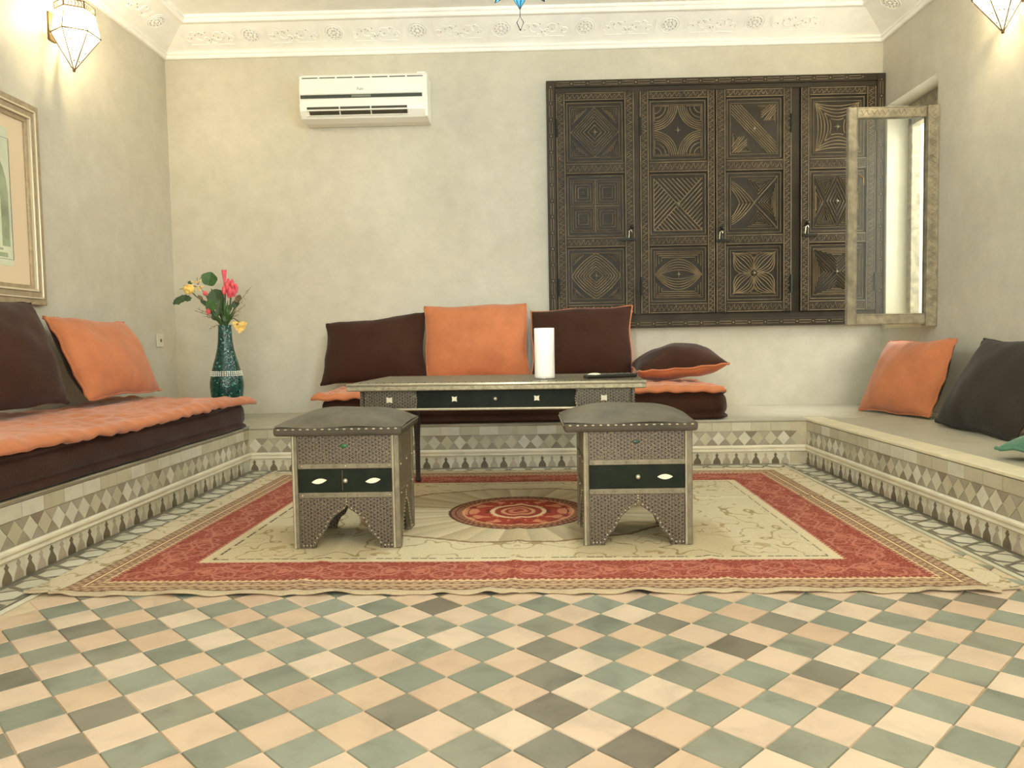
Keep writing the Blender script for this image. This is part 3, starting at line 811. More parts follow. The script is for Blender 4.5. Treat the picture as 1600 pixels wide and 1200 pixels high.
    base = np.where((np.floor(th/(2*PI)*34) % 2 == 0)[:, None], c(206, 190, 154)[None, :], c(198, 180, 144)[None, :])*shade
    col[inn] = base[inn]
    put((np.abs(R-edge) < .012+.008*np.abs(np.sin(th*40))), c(140, 116, 84))
    rm = np.hypot(dx/.285, dy/.298); th2 = np.arctan2(dy, dx)
    put(rm < 1, c(120, 78, 58))
    put((rm < .965) & (np.sin(th2*60)*np.sin(rm*55) > .1), c(176, 122, 88))
    put(np.abs(rm-.985) < .018, c(78, 50, 40)); put(np.abs(rm-.90) < .010, c(90, 54, 42))
    put(rm < .80, c(160, 66, 50))
    sn = snoise(np.abs(dx)*1.6, np.abs(dy)*1.6, 30, 8); put((rm < .78) & (sn > .25), c(208, 134, 98)); put((rm < .78) & (sn < -.8), c(110, 50, 40))
    put(np.abs(rm-.79) < .014, c(214, 160, 116)); put(np.abs(rm-.72) < .01, c(100, 56, 46))
    rr = np.hypot(dx/.105, dy/.115); put(rr < 1.1, c(226, 190, 144)); put(rr < .93, c(150, 64, 50)); put(np.abs(rr-.6) < .08, c(206, 150, 110)); put(np.abs(rr-.3) < .09, c(196, 120, 90))
    # crease shade along the fold line on the right, painted into the colours
    fold = (np.abs(y-.275-.01*np.sin(x*20)) < .004) & (x > .45) & (x < 1.42) & (snoise(x, y, 22, 21) > -.2); col[fold] *= .55
    put((y < -.966), c(196, 178, 146))
    tone = (1+.05*snoise(x, y, 9, 31)+.10*(hsh(np.floor(x*260), np.floor(y*260))-.5))[:, None]
    return np.clip(col*tone, 0, 1)
def make_rug():
    nx, ny = 690, 560
    xs = np.linspace(-1.405, 1.40, nx); ys = np.linspace(-.985, 1.03, ny)
    X, Y = np.meshgrid(xs, ys); x, y = X.ravel(), Y.ravel()
    z = np.full(x.size, .0055)
    z += .0010*snoise(x, y, 6, 40)
    fe = np.clip((-.90-y)/.085, 0, 1)                   # rippled front hem
    rip = np.abs(np.sin(x*19+1.2*np.sin(x*4.3)))**5*.005+np.abs(np.sin(x*7.3+2))**14*.006
    z += fe*rip
    for fx in (.0, .62, -.62): z += .004*np.exp(-((x-fx)/.02)**2)*(y < .2)
    z += .004*np.exp(-((y-.275)/.018)**2)*(x > .3)
    # ragged corner fringes at the front
    yy = y+np.where(y < -.98, .006*np.sin(x*23)+.004*np.sin(x*61), 0)
    yo = np.where((y < -.97) & (np.abs(x) > 1.33), yy+.015, yy)
    top = np.stack([x, yo, np.maximum(z, .004)], 1)
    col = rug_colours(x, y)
    me = bpy.data.meshes.new('rug')
    i = np.arange(nx-1); j = np.arange(ny-1); I, J = np.meshgrid(i, j); a = (J*nx+I).ravel()
    F = np.stack([a, a+1, a+nx+1, a+nx], 1)
    # skirt
    ring = np.concatenate([np.arange(nx), (np.arange(1, ny)*nx+nx-1), ((ny-1)*nx+np.arange(nx-2, -1, -1)), (np.arange(ny-2, 0, -1)*nx)])
    V = np.concatenate([top, np.stack([top[ring, 0], top[ring, 1]+0, np.maximum(top[ring, 2]-.0055, .0)], 1)]); k = len(ring); b = len(top)+np.arange(k)
    SK = np.stack([ring, b, np.roll(b, -1), np.roll(ring, -1)], 1); F = np.concatenate([F, SK])
    me.vertices.add(len(V)); me.vertices.foreach_set('co', V.astype(np.float32).ravel())
    me.loops.add(F.size); me.loops.foreach_set('vertex_index', F.astype(np.int32).ravel())
    me.polygons.add(len(F)); me.polygons.foreach_set('loop_start', (np.arange(len(F))*4).astype(np.int32))
    me.update(calc_edges=True); me.validate()
    at_ = me.color_attributes.new('pattern', 'FLOAT_COLOR', 'POINT')
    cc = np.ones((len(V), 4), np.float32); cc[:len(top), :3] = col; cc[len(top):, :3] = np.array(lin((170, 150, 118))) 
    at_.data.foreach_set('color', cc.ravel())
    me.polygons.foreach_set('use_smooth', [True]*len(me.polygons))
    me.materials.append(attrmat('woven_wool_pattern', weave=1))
    o = link('rug', me, None, (-.03, 3.05, .0015)); o.rotation_euler = (0, 0, -.02)
    tag(o, 'large patterned rug with red border and round medallion covering the sunken floor', 'rug')
make_rug()

# ================================================================ MATTRESSES
def mattress(name, label, x0, x1, y0, y1, z0, z1, quilt_box, quilt_z, seed, front):
    root = thing(name, label, 'mattress', ((x0+x1)/2, (y0+y1)/2, z0))
    cx, cy = (x0+x1)/2, (y0+y1)/2
    rs = random.Random(seed)
    # body with rolled edges top and bottom
    Hh = z1-z0; prof = []
    for i in range(15):
        t = i/14; z = Hh*t
        b = .012+.016*math.sin(PI*t)
        for c_, wd in ((.10, .09), (.90, .09)): b += .016*math.exp(-((t-c_)/wd)**2)
        b -= .012*math.exp(-((t-.22)/.05)**2)+.012*math.exp(-((t-.78)/.05)**2)
        if t < .04 or t > .96: b -= .02
        prof.append((b, z))
    N = 120; vs = []; per = []
    hx, hy = (x1-x0)/2-.03, (y1-y0)/2-.03; rc = .04
    Lx, Ly = 2*(hx-rc), 2*(hy-rc); Q = PI*rc/2; T = 2*Lx+2*Ly+4*Q
    def pt(s):
        segs = [(Lx, 0), (Q, 1), (Ly, 2), (Q, 3), (Lx, 4), (Q, 5), (Ly, 6), (Q, 7)]
        for L_, k in segs:
            if s <= L_+1e-9:
                t = s/L_
                if k == 0: return (-Lx/2+s, -hy, 0, -1)
                if k == 2: return (hx, -Ly/2+s, 1, 0)
                if k == 4: return (Lx/2-s, hy, 0, 1)
                if k == 6: return (-hx, Ly/2-s, -1, 0)
                a = {1: -PI/2, 3: 0, 5: PI/2, 7: PI}[k]+t*PI/2
                c0 = {1: (hx-rc, -hy+rc), 3: (hx-rc, hy-rc), 5: (-hx+rc, hy-rc), 7: (-hx+rc, -hy+rc)}[k]
                return (c0[0]+rc*math.cos(a), c0[1]+rc*math.sin(a), math.cos(a), math.sin(a))
            s -= L_
        return (-Lx/2, -hy, 0, -1)
    for (b, z) in prof:
        for k in range(N):
            s = T*k/N; x, y, nx, ny = pt(s)
            wv = .004*math.sin(s*9+seed)+.003*math.sin(s*23+z*30)
            vs.append((x+nx*(b+wv), y+ny*(b+wv), z+(.006*math.sin(s*5+seed) if z > Hh*.6 else 0)))
    fs = [(i*N+k, i*N+(k+1) % N, (i+1)*N+(k+1) % N, (i+1)*N+k) for i in range(len(prof)-1) for k in range(N)]
    fs += [tuple(range(N-1, -1, -1)), tuple((len(prof)-1)*N+k for k in range(N))]
    MB().add(vs, fs).obj('mattress_body', MT['brown'], root, smooth=True)
    # tufted quilted cover overhanging the body
    qx0, qx1, qy0, qy1 = quilt_box; nx = max(12, int((qx1-qx0)/.016)); ny = max(12, int((qy1-qy0)/.016))
    vs = []; fs = []
    def Z(x, y):
        ex = min(x-qx0, qx1-x, y-qy0, qy1-y)
        z = quilt_z+.012*math.sin(x*5.1+seed)*math.cos(y*4.3)
        sp = .125
        u, v = x/sp, y/sp
        z += (.0065 if ex > .05 else .002)*abs(math.sin(PI*u)*math.sin(PI*v))**.5+.004*math.sin((u+v)*4.3)*math.sin((u-v)*3.1)+.003*math.sin(x*61+3*math.sin(y*19))
        z += .0025*math.sin(x*33+2*math.sin(y*11))*math.sin(y*41+x*7)
        if ex < .03: z -= .020*(1-ex/.03)**2
        return z
    for j in range(ny+1):
        for i in range(nx+1):
            x = qx0+(qx1-qx0)*i/nx; y = qy0+(qy1-qy0)*j/ny
            ox = oy = 0
            wob = .006*math.sin((x+y)*7+seed)+.003*math.sin((x-y)*23)
            if i == 0: ox = -wob
            if i == nx: ox = wob
            if j == 0: oy = -wob
            if j == ny: oy = wob
            vs.append((x+ox-cx, y+oy-cy, Z(x, y)-z0))
    fs = [(j*(nx+1)+i, j*(nx+1)+i+1, (j+1)*(nx+1)+i+1, (j+1)*(nx+1)+i) for j in range(ny) for i in range(nx)]
    # underside, slightly inset
    nb = len(vs)
    for j in range(ny+1):
        for i in range(nx+1):
            v = vs[j*(nx+1)+i]; e = min(i, nx-i, j, ny-j); vs.append((v[0], v[1], v[2]-(.014 if e == 0 else .034)))
    fs += [tuple(nb+q for q in reversed(f)) for f in fs[:nx*ny]]
    for i in range(nx): fs.append((i+1, i, nb+i, nb+i+1)); a = ny*(nx+1)+i; fs.append((a, a+1, nb+a+1, nb+a))
    for j in range(ny): a = j*(nx+1); fs.append((a, a+nx+1, nb+a+nx+1, nb+a)); a += nx; fs.append((a+nx+1, a, nb+a, nb+a+nx+1))
    MB().add(vs, fs).obj('quilted_cover', MT['orange'], root, smooth=True, label='orange tufted quilted cover')
    return root
mattress('mattress', 'long dark brown mattress with orange quilted top along the left wall', WL+.01, BL_+.016, .9, 4.205, BZ, .408, (WL+.01, BL_+.035, .9, 4.25), .425, 1, 1)
mattress('mattress', 'dark brown mattress with orange quilted top on the back bench, behind the low table', -1.155, 1.13, 4.19, 5.06, BZ, .425, (-1.20, 1.105, 4.17, 5.06), .440, 4, 1)

# ================================================================ CUSHIONS
def cushion(name, label, TL, TR, BR, BL, front, back, th_f=.10, th_b=.09, seed=0, ears=.045, pipe=None, group='loose velvet cushions', n=26):
    """four corners of the seam seen from the front; front bulges towards the viewer of those corners"""
    TL, TR, BR, BL = map(Vector, (TL, TR, BR, BL)); cen = (TL+TR+BR+BL)/4
    nr = ((TR-TL+BR-BL).cross(TL-BL+TR-BR)).normalized(); nr = -nr if False else nr
    rs = random.Random(seed); p1, p2, p3 = rs.random()*6, rs.random()*6, rs.random()*6
    root = thing(name, label, 'cushion', tuple(cen), 0, group)
    def seam(u, v):                                     # u,v in -1..1
        uu = u*(1-ears*(1-v*v)); vv = v*(1-ears*(1-u*u))
        a, b = (uu+1)/2, (vv+1)/2
        P = (BL*(1-a)+BR*a)*(1-b)+(TL*(1-a)+TR*a)*b
        P = P+nr*.010*math.sin(u*3+p1)*math.cos(v*2.5+p2)
        ed = max(abs(u), abs(v))**8; P = P+(TL-BL).normalized()*.005*ed*math.sin(u*5+p3)+(TR-TL).normalized()*.005*ed*math.sin(v*5+p2)
        return P
    def side(sgn, th, mat, nm):
        vs = []; fs = []
        for j in range(n+1):
            for i in range(n+1):
                u = -1+2*i/n; v = -1+2*j/n
                u = math.sin(u*PI/2); v = math.sin(v*PI/2)
                h = ((1-abs(u)**2.2)*(1-abs(v)**2.2))**.5
                wr = .006*math.sin(u*7+v*3+p1)*math.sin(v*6-u*2+p2)*h+.004*math.sin(u*15+p3)*(1-h)*h*2
                P = seam(u, v)+nr*sgn*(th*h+wr)
                vs.append(tuple(P-cen))
        for j in range(n):
            for i in range(n):
                q = (j*(n+1)+i, j*(n+1)+i+1, (j+1)*(n+1)+i+1, (j+1)*(n+1)+i); fs.append(q if sgn > 0 else q[::-1])
        MB().add(vs, fs).obj(nm, mat, root, smooth=True)
    side(1, th_f, front, 'front_cover'); side(-1, th_b, back, 'back_cover')
    pts = []
    for k in range(4):
        for i in range(16):
            t = math.sin((-1+2*i/16)*PI/2)
            u, v = [(t, -1), (1, t), (-t, 1), (-1, -t)][k]; pts.append(tuple(seam(u, v)*1.0-cen+nr*.004*math.sin(i*2+k)))
    pts.append(pts[0])
    MB().tube(pts, .0065, 6, False).obj('piping', pipe or back, root, smooth=True)
    return root
O_, B_, G_ = MT['orange'], MT['brown'], MT['grey_brown']
cushion('cushion', 'dark brown cushion leaning on the back wall, leftmost of the row behind the table', (-1.30, 4.94, .845), (-.655, 4.93, .905), (-.63, 4.76, .465), (-1.30, 4.76, .452), B_, O_, seed=1, ears=.06, pipe=B_)
cushion('cushion', 'orange cushion leaning on the back wall between two dark brown ones', (-.65, 4.92, .938), (.010, 4.93, .955), (.018, 4.78, .462), (-.635, 4.76, .462), O_, B_, seed=2, ears=.035, pipe=O_)
cushion('cushion', 'reddish brown cushion with pale piping, leaning just below the leftmost shutter', (.032, 4.93, .905), (.690, 4.93, .928), (.675, 4.76, .462), (.035, 4.76, .462), B_, O_, seed=3, ears=.05, pipe=O_)
cushion('cushion', 'cushion lying flat on the back mattress, brown above and orange below', (.67, 4.86, .53), (1.20, 4.84, .585), (1.175, 4.40, .555), (.655, 4.42, .515), B_, O_, th_f=.125, th_b=.085, seed=4, ears=.03, pipe=O_)
cushion('cushion', 'large dark brown cushion below the picture, nearest on the left mattress', (-2.235, 2.76, .905), (-2.24, 3.39, .915), (-2.04, 3.32, .470), (-2.02, 2.68, .475), B_, B_, seed=5, ears=.03)
cushion('cushion', 'orange cushion with brown underside leaning on the left wall', (-2.255, 3.50, .862), (-2.25, 4.20, .845), (-2.05, 4.20, .470), (-2.03, 3.47, .475), O_, B_, th_f=.09, th_b=.10, seed=6, ears=.02, pipe=O_)
cushion('cushion', 'orange cushion standing on the bare right bench below the open window', (2.24, 4.68, .668), (2.26, 3.99, .672), (2.135, 4.04, .265), (2.02, 4.61, .262), O_, G_, th_f=.10, th_b=.09, seed=7, ears=.03, pipe=O_)
cushion('cushion', 'charcoal brown cushion on the right bench beside the orange one', (2.235, 3.72, .672), (2.22, 3.05, .66), (2.01, 3.13, .262), (2.05, 3.80, .262), G_, O_, th_f=.10, th_b=.08, seed=8, ears=.03, pipe=G_)
cushion('cushion', 'orange cushion corner at the right edge of the picture behind the teal one', (2.26, 3.0, .60), (2.22, 2.4, .60), (1.98, 2.45, .262), (2.01, 3.09, .262), O_, B_, th_f=.07, th_b=.06, seed=9, pipe=O_)
cushion('cushion', 'teal green cushion lying on the right bench at the edge of the picture', (2.10, 2.88, .30), (2.20, 2.42, .30), (1.80, 2.22, .295), (1.69, 2.73, .285), MT['teal'], MT['teal'], th_f=.10, th_b=.03, seed=10, ears=.02)

# ================================================================ STOOLS
def arch_poly(w, h, hw, ah, foot=0.0):
    """panel of width 2w, height h with an ogee opening of half width hw, height ah; (x,z) points"""
    prof = [(0, 1.0), (.08, .91), (.30, .80), (.50, .66), (.60, .52), (.68, .40), (.72, .34), (.86, .27), (.95, .14), (1.0, .06), (1.0, 0)]
    L = [(-hw*a, ah*b) for a, b in reversed(prof)]; R_ = [(hw*a, ah*b) for a, b in prof[1:]]
    return [(-w, 0)]+L+R_+[(w, 0), (w, h), (-w, h)], L+R_
def stool(name, label, loc, sx, left_inlay=True, shift=0.0):
    W, Dp, H_ = .174, .150, .395
    st = thing(name, label, 'stool', loc, 0, 'inlaid stools in front of the table')
    # corner posts clad with metal
    for px in (-1, 1):
        for py in (-1, 1):
            m = MB(); m.box(px*W-.010, px*W+.010, py*Dp-.010, py*Dp+.010, 0, H_); m.obj('post', MT['silver'], st, (0, 0, 0), bevel=.003)
    def frame(rz, hw, hd):                              # matrices for the four faces
        return Matrix.Rotation(rz, 4, 'Z') @ Matrix.Translation((0, -hd, 0))
    for fi, (rz, hw, hd) in enumerate(((0, W, Dp), (PI/2, Dp, W), (PI, W, Dp), (-PI/2, Dp, W))):
        T_ = frame(rz, hw, hd)
        def put(m, name, mat, bevel=0, smooth=False, kind=None):
            o = m.obj(name, mat, st, smooth=smooth, bevel=bevel, kind=kind); o.matrix_local = T_; return o
        i = hw-.010; front = fi in (0, 2)
        put(MB().box(-i, i, -.004, .010, .292, H_), 'filigree_panel' if front else 'side_panel', MT['filigree'] if front else MT['silver'])
        put(MB().box(-i, i, -.008, .010, .274, .292), 'metal_band', MT['silver'], .002)
        put(MB().box(-i, i, -.008, .010, .174, .193), 'metal_band', MT['silver'], .002)
        d = put(MB().box(-i, i, -.004, .010, .193, .274), 'drawer_front', MT['black_green'] if front else MT['silver'])
        poly, edge = arch_poly(i, .174, i*.68, .148)
        put(MB().prism(poly, -.004, .012), 'arch_panel', MT['filigree'] if front else MT['silver'])
        s = MB()                                        # studs along the opening and on the bands
        n = len(edge)
        pts = []
        acc = 0; last = edge[0]; step = .0175 if front else .014
        for a, b in zip(edge, edge[1:]):
            L_ = math.hypot(b[0]-a[0], b[1]-a[1]); t = step-acc
            while t < L_: pts.append((a[0]+(b[0]-a[0])*t/L_, a[1]+(b[1]-a[1])*t/L_)); t += step
            acc = L_-(t-step)
        for x, z in pts:
            x2 = x+math.copysign(.005, x) if abs(x) > .01 else x; s.ball((x2, -.005, z+.004), .0032, 6, 4)
        s.ball((0, -.005, .160), .0034, 6, 4); s.ball((0, -.005, .168), .0030, 6, 4)
        for sg in (-1, 1):
            for q in (.012, .024, .036):
                if i-q > i*.70: s.ball((sg*(i-q), -.005, .010), .0032, 6, 4)
        for z in (.283, .1835):
            for x in (-i+.015, 0, i-.015): s.ball((x, -.009, z), .0040, 8, 4)
        put(s, 'studs', MT['stud'], kind='stuff')
        h_ = MB()
        for z in (.283, .1835):
            for q in range(9):
                x = -i+.01+(2*i-.02)*q/8
                if min(abs(x), abs(abs(x)-(i-.015))) > .008: h_.ball((x, -.0078, z), .0020, 5, 3)
        if front: put(h_, 'rivet_holes', MT['dark_wood'], kind='stuff')
        if fi == 0:
            k = put(MB().ball((.0, -.013, .234), .0085, 12, 7), 'knob', MT['bright_silver'], smooth=True)
            for sg in (-1, 1):
                if sg < 0 and not left_inlay: continue
                q = [(sg*.092+.026*math.cos(t)*1.0, .232+.009*math.sin(t)*abs(math.sin(t))+.0035*math.cos(t)*(1 if left_inlay else 0)) for t in [2*PI*j/16 for j in range(16)]]
                put(MB().prism(q, -.0062, -.003), 'bone_inlay', MT['bone'])
            put(MB().ball((-.004, -.004, .352), .009, 8, 5, (1.5, .3, .8)), 'green_stone', simple('green_stone', (34, 96, 44) if left_inlay else (38, 60, 44), .3))
            MBv = MB()
            if left_inlay: MBv.box(-.014, -.011, -.0048, -.003, .200, .268)
            if left_inlay: put(MBv, 'scratch', MT['leather_edge'])
    for px in (-1, 1):                                  # bright edge strips at the front corners
        m = MB(); m.tube([(px*W-.004 if px < 0 else W-.012, -Dp-.0105, .002), (px*W-.004 if px < 0 else W-.012, -Dp-.0105, H_)], .0036, 6); m.obj('edge_strip', MT['bright_silver'], st)
    # leather seat with domed top, overhanging
    sx0, sx1, sy0, sy1 = sx
    se = MB(); N = 20; vs = []; fs = []
    for j in range(N+1):
        for i2 in range(N+1):
            u = -1+2*i2/N; v = -1+2*j/N
            u = math.copysign(abs(u)**.8, u); v = math.copysign(abs(v)**.8, v)
            z = .026+.052*((1-u**2)*(1-abs(v)**2.4))**.6-.003*math.sin(u*5+v*3)
            vs.append(((sx0+sx1)/2+(sx1-sx0)/2*u, (sy0+sy1)/2+(sy1-sy0)/2*v, H_+z))
    fs = [(j*(N+1)+i2, j*(N+1)+i2+1, (j+1)*(N+1)+i2+1, (j+1)*(N+1)+i2) for j in range(N) for i2 in range(N)]
    so = se.add(vs, fs).obj('seat', MT['leather'], st, smooth=True)
    bd = MB(); bd.box(sx0, sx1, sy0, sy1, H_-.004, H_+.028); bd.obj('seat_band', MT['leather_edge'], so, bevel=.010)
    s = MB()
    for q in range(17):
        x = sx0+.02+(sx1-sx0-.04)*q/16; s.ball((x, sy0-.001, H_+.019), .0042, 6, 4, (1.4, .5, .7)); s.ball((x, sy1+.001, H_+.019), .0042, 6, 4, (1.4, .5, .7))
    for q in range(14):
        y = sy0+.02+(sy1-sy0-.04)*q/13; s.ball((sx0-.001, y, H_+.019), .0042, 6, 4, (.5, 1.4, .7)); s.ball((sx1+.001, y, H_+.019), .0042, 6, 4, (.5, 1.4, .7))
    s.obj('seat_nails', MT['stud'], so, kind='stuff')
    return st
ZR = .0085
stool('stool', 'left inlaid stool with grey leather seat, green stone and two bone inlays', (-.619, 2.695, ZR), (-.232, .202, -.20, .19))
stool('stool', 'right inlaid stool with grey leather seat and a single bone inlay', (.371, 2.690, ZR), (-.248, .195, -.20, .19), False)

# ================================================================ TABLE
tb = thing('coffee_table', 'long low table covered in white metal with filigree ends, behind the stools', 'table', (-.110, 3.45, ZR), -.06)
TW, TD = .615, .365
zt = .54-ZR
m = MB(); m.box(-TW, TW, -TD, TD, zt-.030, zt-.002); top = m.obj('table_top', MT['silver'], tb, bevel=.006)
m = MB(); m.box(-TW-.002, TW+.002, -TD-.002, -TD+.022, zt-.031, zt+.0005); m.obj('edge_trim', MT['hammered'], top, bevel=.004)
m = MB(); m.tube([(-TW-.002, -TD-.001, zt-.006), (TW+.002, -TD-.001, zt-.006)], .0065, 8); m.obj('edge_bead', MT['bright_silver'], top, smooth=True)
m = MB(); m.box(-TW-.002, -TW+.02, -TD, TD, zt-.031, zt); m.box(TW-.02, TW+.002, -TD, TD, zt-.031, zt); m.box(-TW, TW, TD-.02, TD+.002, zt-.031, zt); m.obj('side_trim', MT['silver'], top, bevel=.004)
m = MB()
for q in range(36): m.ball((-TW+.02+(2*TW-.04)*q/35, -TD+.012, zt+.001), .0028, 5, 3)
m.obj('rivet_holes', MT['dark_wood'], top, kind='stuff')
ax_, ay_ = TW-.050, TD-.050
zb = .43-ZR
for sx in (-1, 1):
    x0, x1 = (-ax_, -ax_+.232) if sx < 0 else (ax_-.232, ax_)
    o = MB().box(x0, x1, -ay_, -ay_+.02, zb, zt-.030).obj('filigree_panel', MT['filigree_fine'], tb)
    MB().prism([((x0+x1)/2-.012, zb+.026), ((x0+x1)/2, zb+.029), ((x0+x1)/2+.012, zb+.026), ((x0+x1)/2+.012, zb+.050), ((x0+x1)/2, zb+.047), ((x0+x1)/2-.012, zb+.050)], -ay_-.003, -ay_).obj('bone_inlay', MT['bone'], tb)
    s = MB(); xe = x1-.004 if sx < 0 else x0+.004
    for q in range(7): s.ball((xe-sx*.006*math.sin(PI*q/6), -ay_-.002, zb+.006+q*.0105), .0035, 6, 4)
    s.obj('studs', MT['stud'], tb, kind='stuff')
    MB().box(sx*ax_-.01, sx*ax_+.01, -ay_, ay_, zb, zt-.030).obj('side_apron', MT['filigree_fine'], tb)
dr = MB().box(-ax_+.234, ax_-.234, -ay_-.004, -ay_+.016, zb+.002, zt-.031).obj('drawer', MT['black_green'], tb, bevel=.002)
MB().ball((.0, -ay_-.012, zb+.040), .0085, 12, 7).obj('knob', MT['bright_silver'], dr, smooth=True)
for sx in (-1, 1):
    cx = sx*.172; MB().prism([(cx-.011, zb+.029), (cx, zb+.032), (cx+.011, zb+.029), (cx+.009, zb+.040), (cx+.011, zb+.051), (cx, zb+.048), (cx-.011, zb+.051), (cx-.009, zb+.040)], -ay_-.007, -ay_-.003).obj('bone_inlay', MT['bone'], dr)
MB().tube([(-ax_, -ay_-.004, zb-.002), (ax_, -ay_-.004, zb-.002)], .0055, 8).obj('lower_rail', MT['bright_silver'], tb)
MB().box(-ax_, ax_, ay_-.02, ay_, zb, zt-.030).obj('back_apron', MT['dark_wood'], tb)
for sx in (-1, 1):
    for sy in (-1, 1):
        m = MB(); m.lathe([(.013, 0), (.017, .01), (.012, .03), (.013, .20), (.018, .30), (.014, .36), (.018, .40), (.018, zb)], 10); m.obj('leg', MT['dark_wood'], tb, (sx*(ax_-.050 if sx < 0 else ax_-.03)+(.052 if sx < 0 else 0), sy*(ay_-.012), 0))

# paper roll and remote control on the table
pr = thing('paper_roll', 'plain white paper towel roll standing on the low table', 'paper towel', (.083, 3.35, .5405))
m = MB(); m.lathe([(.0435, 0), (.0445, .01), (.0442, .110), (.0448, .219), (.043, .222), (.021, .222), (.020, .215)], 36); m.obj('paper', MT['paper'], pr, smooth=True, bevel=0)
m = MB(); m.lathe([(.021, .17), (.0205, .2225), (.0185, .2225), (.018, .17)], 20); m.obj('core', simple('card_core', (176, 150, 112), .8), pr)
MB().add([(.044*math.cos(t), .044*math.sin(t), z) for t in (-1.9, -1.6) for z in (0, .22)]+[(.050, -.030, 0.0), (.047, -.030, .22)], [(0, 1, 3, 2)]).obj('loose_sheet', MT['paper'], pr)
rc_ = thing('remote_control', 'black remote control lying on the table right of the paper roll', 'remote control', (.372, 3.30, .541), math.radians(18))
m = MB(); m.box(-.125, .115, -.022, .022, 0, .016); rb = m.obj('casing', MT['black'], rc_, bevel=.006)
MB().ball((-.082, -.004, .016), .024, 12, 6, (1.3, .75, .3)).obj('navigation_pad', MT['bone'], rc_, smooth=True)
for i2 in range(5):
    for j2 in (-1, 0, 1): MB().box(-.04+i2*.03-.005, -.04+i2*.03+.005, j2*.011-.003, j2*.011+.003, .015, .019).obj('button', MT['ac_display'], rc_)

# ================================================================ AIR CONDITIONER
ac = thing('air_conditioner', 'white wall air conditioner high on the back wall, left of the shutters', 'air conditioner', (-1.005, WY-.001, 0))
pf = [(0, 2.150), (-.10, 2.146), (-.165, 2.160), (-.200, 2.200), (-.206, 2.232), (-.200, 2.262), (-.204, 2.268), (-.206, 2.35), (-.196, 2.415), (-.180, 2.432), (-.02, 2.438), (0, 2.436)]
m = MB(); m.prism([(y, z) for y, z in pf][::-1], -.412, .406, 'x'); m.obj('casing', MT['ac_white'], ac, bevel=.005)
m = MB(); m.prism([(-.200, 2.300), (-.2095, 2.302), (-.2105, 2.36), (-.2, 2.417), (-.19, 2.419), (-.19, 2.300)][::-1], -.408, .388, 'x'); m.obj('front_panel', MT['ac_white'], ac, bevel=.003)
MB().box(-.402, .374, -.213, -.19, 2.276, 2.296).obj('display_strip', MT['ac_dark'], ac)
MB().box(-.075, .048, -.2145, -.19, 2.279, 2.292).obj('display', MT['ac_display'], ac)
for k in range(7):
    x0 = -.392+k*.112; MB().box(x0, x0+.100, -.207, -.17, 2.402, 2.4065).obj('intake_slot', MT['ac_slot'], ac)
def vz(z): return -.2065+.0065*0-((2.232-z)*-.62 if z < 2.215 else 0)
for k, (za, zb2) in enumerate(((2.206, 2.222), (2.178, 2.197))):
    for a, b in ((-.364+.012*k, -.160), (-.152, .040), (.048, .276)):
        m = MB(); ya, yb = -.209+(.2232-.2232), -.196
        y_top = {0: -.2075, 1: -.199}[k]; y_bot = {0: -.2045, 1: -.183}[k]
        m.add([(a, y_top-.001, zb2), (b, y_top-.001, zb2), (b, y_bot-.001, za), (a, y_bot-.001, za), (a, -.15, zb2), (b, -.15, zb2), (b, -.15, za), (a, -.15, za)],
              [(0, 3, 2, 1), (0, 1, 5, 4), (1, 2, 6, 5), (2, 3, 7, 6), (3, 0, 4, 7)]); m.obj('vent_slot', MT['ac_slot'], ac)
for z, y in ((2.2035, -.2065), (2.2, -.205), (2.174, -.184)):
    MB().box(-.372, .280, y-.006, y+.012, z-.0025, z+.0015).obj('louvre', MT['ac_white'], ac)
MB().box(.33, .385, -.12, -.04, 2.436, 2.462).obj('pipe_cap', MT['ac_white'], ac, bevel=.004)
MB().box(.388, .408, -.2085, -.02, 2.150, 2.275).obj('end_cap', MT['ac_white'], ac, bevel=.008)
fc = bpy.data.curves.new('logo', 'FONT'); fc.body = 'Fani'; fc.size = .026; fc.extrude = .0006; fc.align_x = 'CENTER'
fo = bpy.data.objects.new('lettering', fc); C.objects.link(fo); dg = bpy.context.evaluated_depsgraph_get()
lm = bpy.data.meshes.new_from_object(fo.evaluated_get(dg)); bpy.data.objects.remove(fo); lm.materials.clear(); lm.materials.append(simple('logo_grey', (120, 122, 100), .5))
link('lettering', lm, ac, (-.02, -.2108, 2.322), rot=(PI/2, 0, 0))

# ================================================================ PICTURE
pic = thing('picture', 'framed architectural print in a champagne gilt frame on the left wall', 'picture', (WL+.001, 3.30, 1.40))
ya, yb, za, zb3 = -.62, .372, -.478, .472
def rect_frame(x_in, x_out, d0, d1, mat, name, parent):
    """mouldings between insets x_in.. x_out from the outer edge, depth d0..d1"""
    m = MB(); a, b = x_in, x_out
    for (y0, y1, z0, z1) in ((ya+a, yb-a, zb3-b, zb3-a), (ya+a, yb-a, za+a, za+b), (ya+a, ya+b, za+b, zb3-b), (yb-b, yb-a, za+b, zb3-b)): m.box(d0, d1, y0, y1, z0, z1)
    return m.obj(name, mat, parent, bevel=.002)
fr0 = rect_frame(0, .028, 0, .030, MT['gold_frame'], 'frame', pic)
rect_frame(.028, .036, 0, .036, MT['gold_light'], 'frame_bead', fr0)
rect_frame(.036, .062, 0, .028, MT['gold_frame'], 'frame_cove', fr0)
rect_frame(.062, .072, 0, .034, MT['gold_light'], 'frame_inner_bead', fr0)
rect_frame(.072, .092, 0, .020, MT['gold_frame'], 'frame_slip', fr0)
MB().box(0, .010, ya+.09, yb-.09, za+.09, zb3-.09).obj('mat_board', MT['mat'], pic)
MB().box(0, .012, ya+.20, yb-.205, za+.17, zb3-.15).obj('print_sheet', MT['print'], pic)
rect_frame(.198, .202, 0, .0125, MT['print_line'], 'print_border', pic)
m = MB()
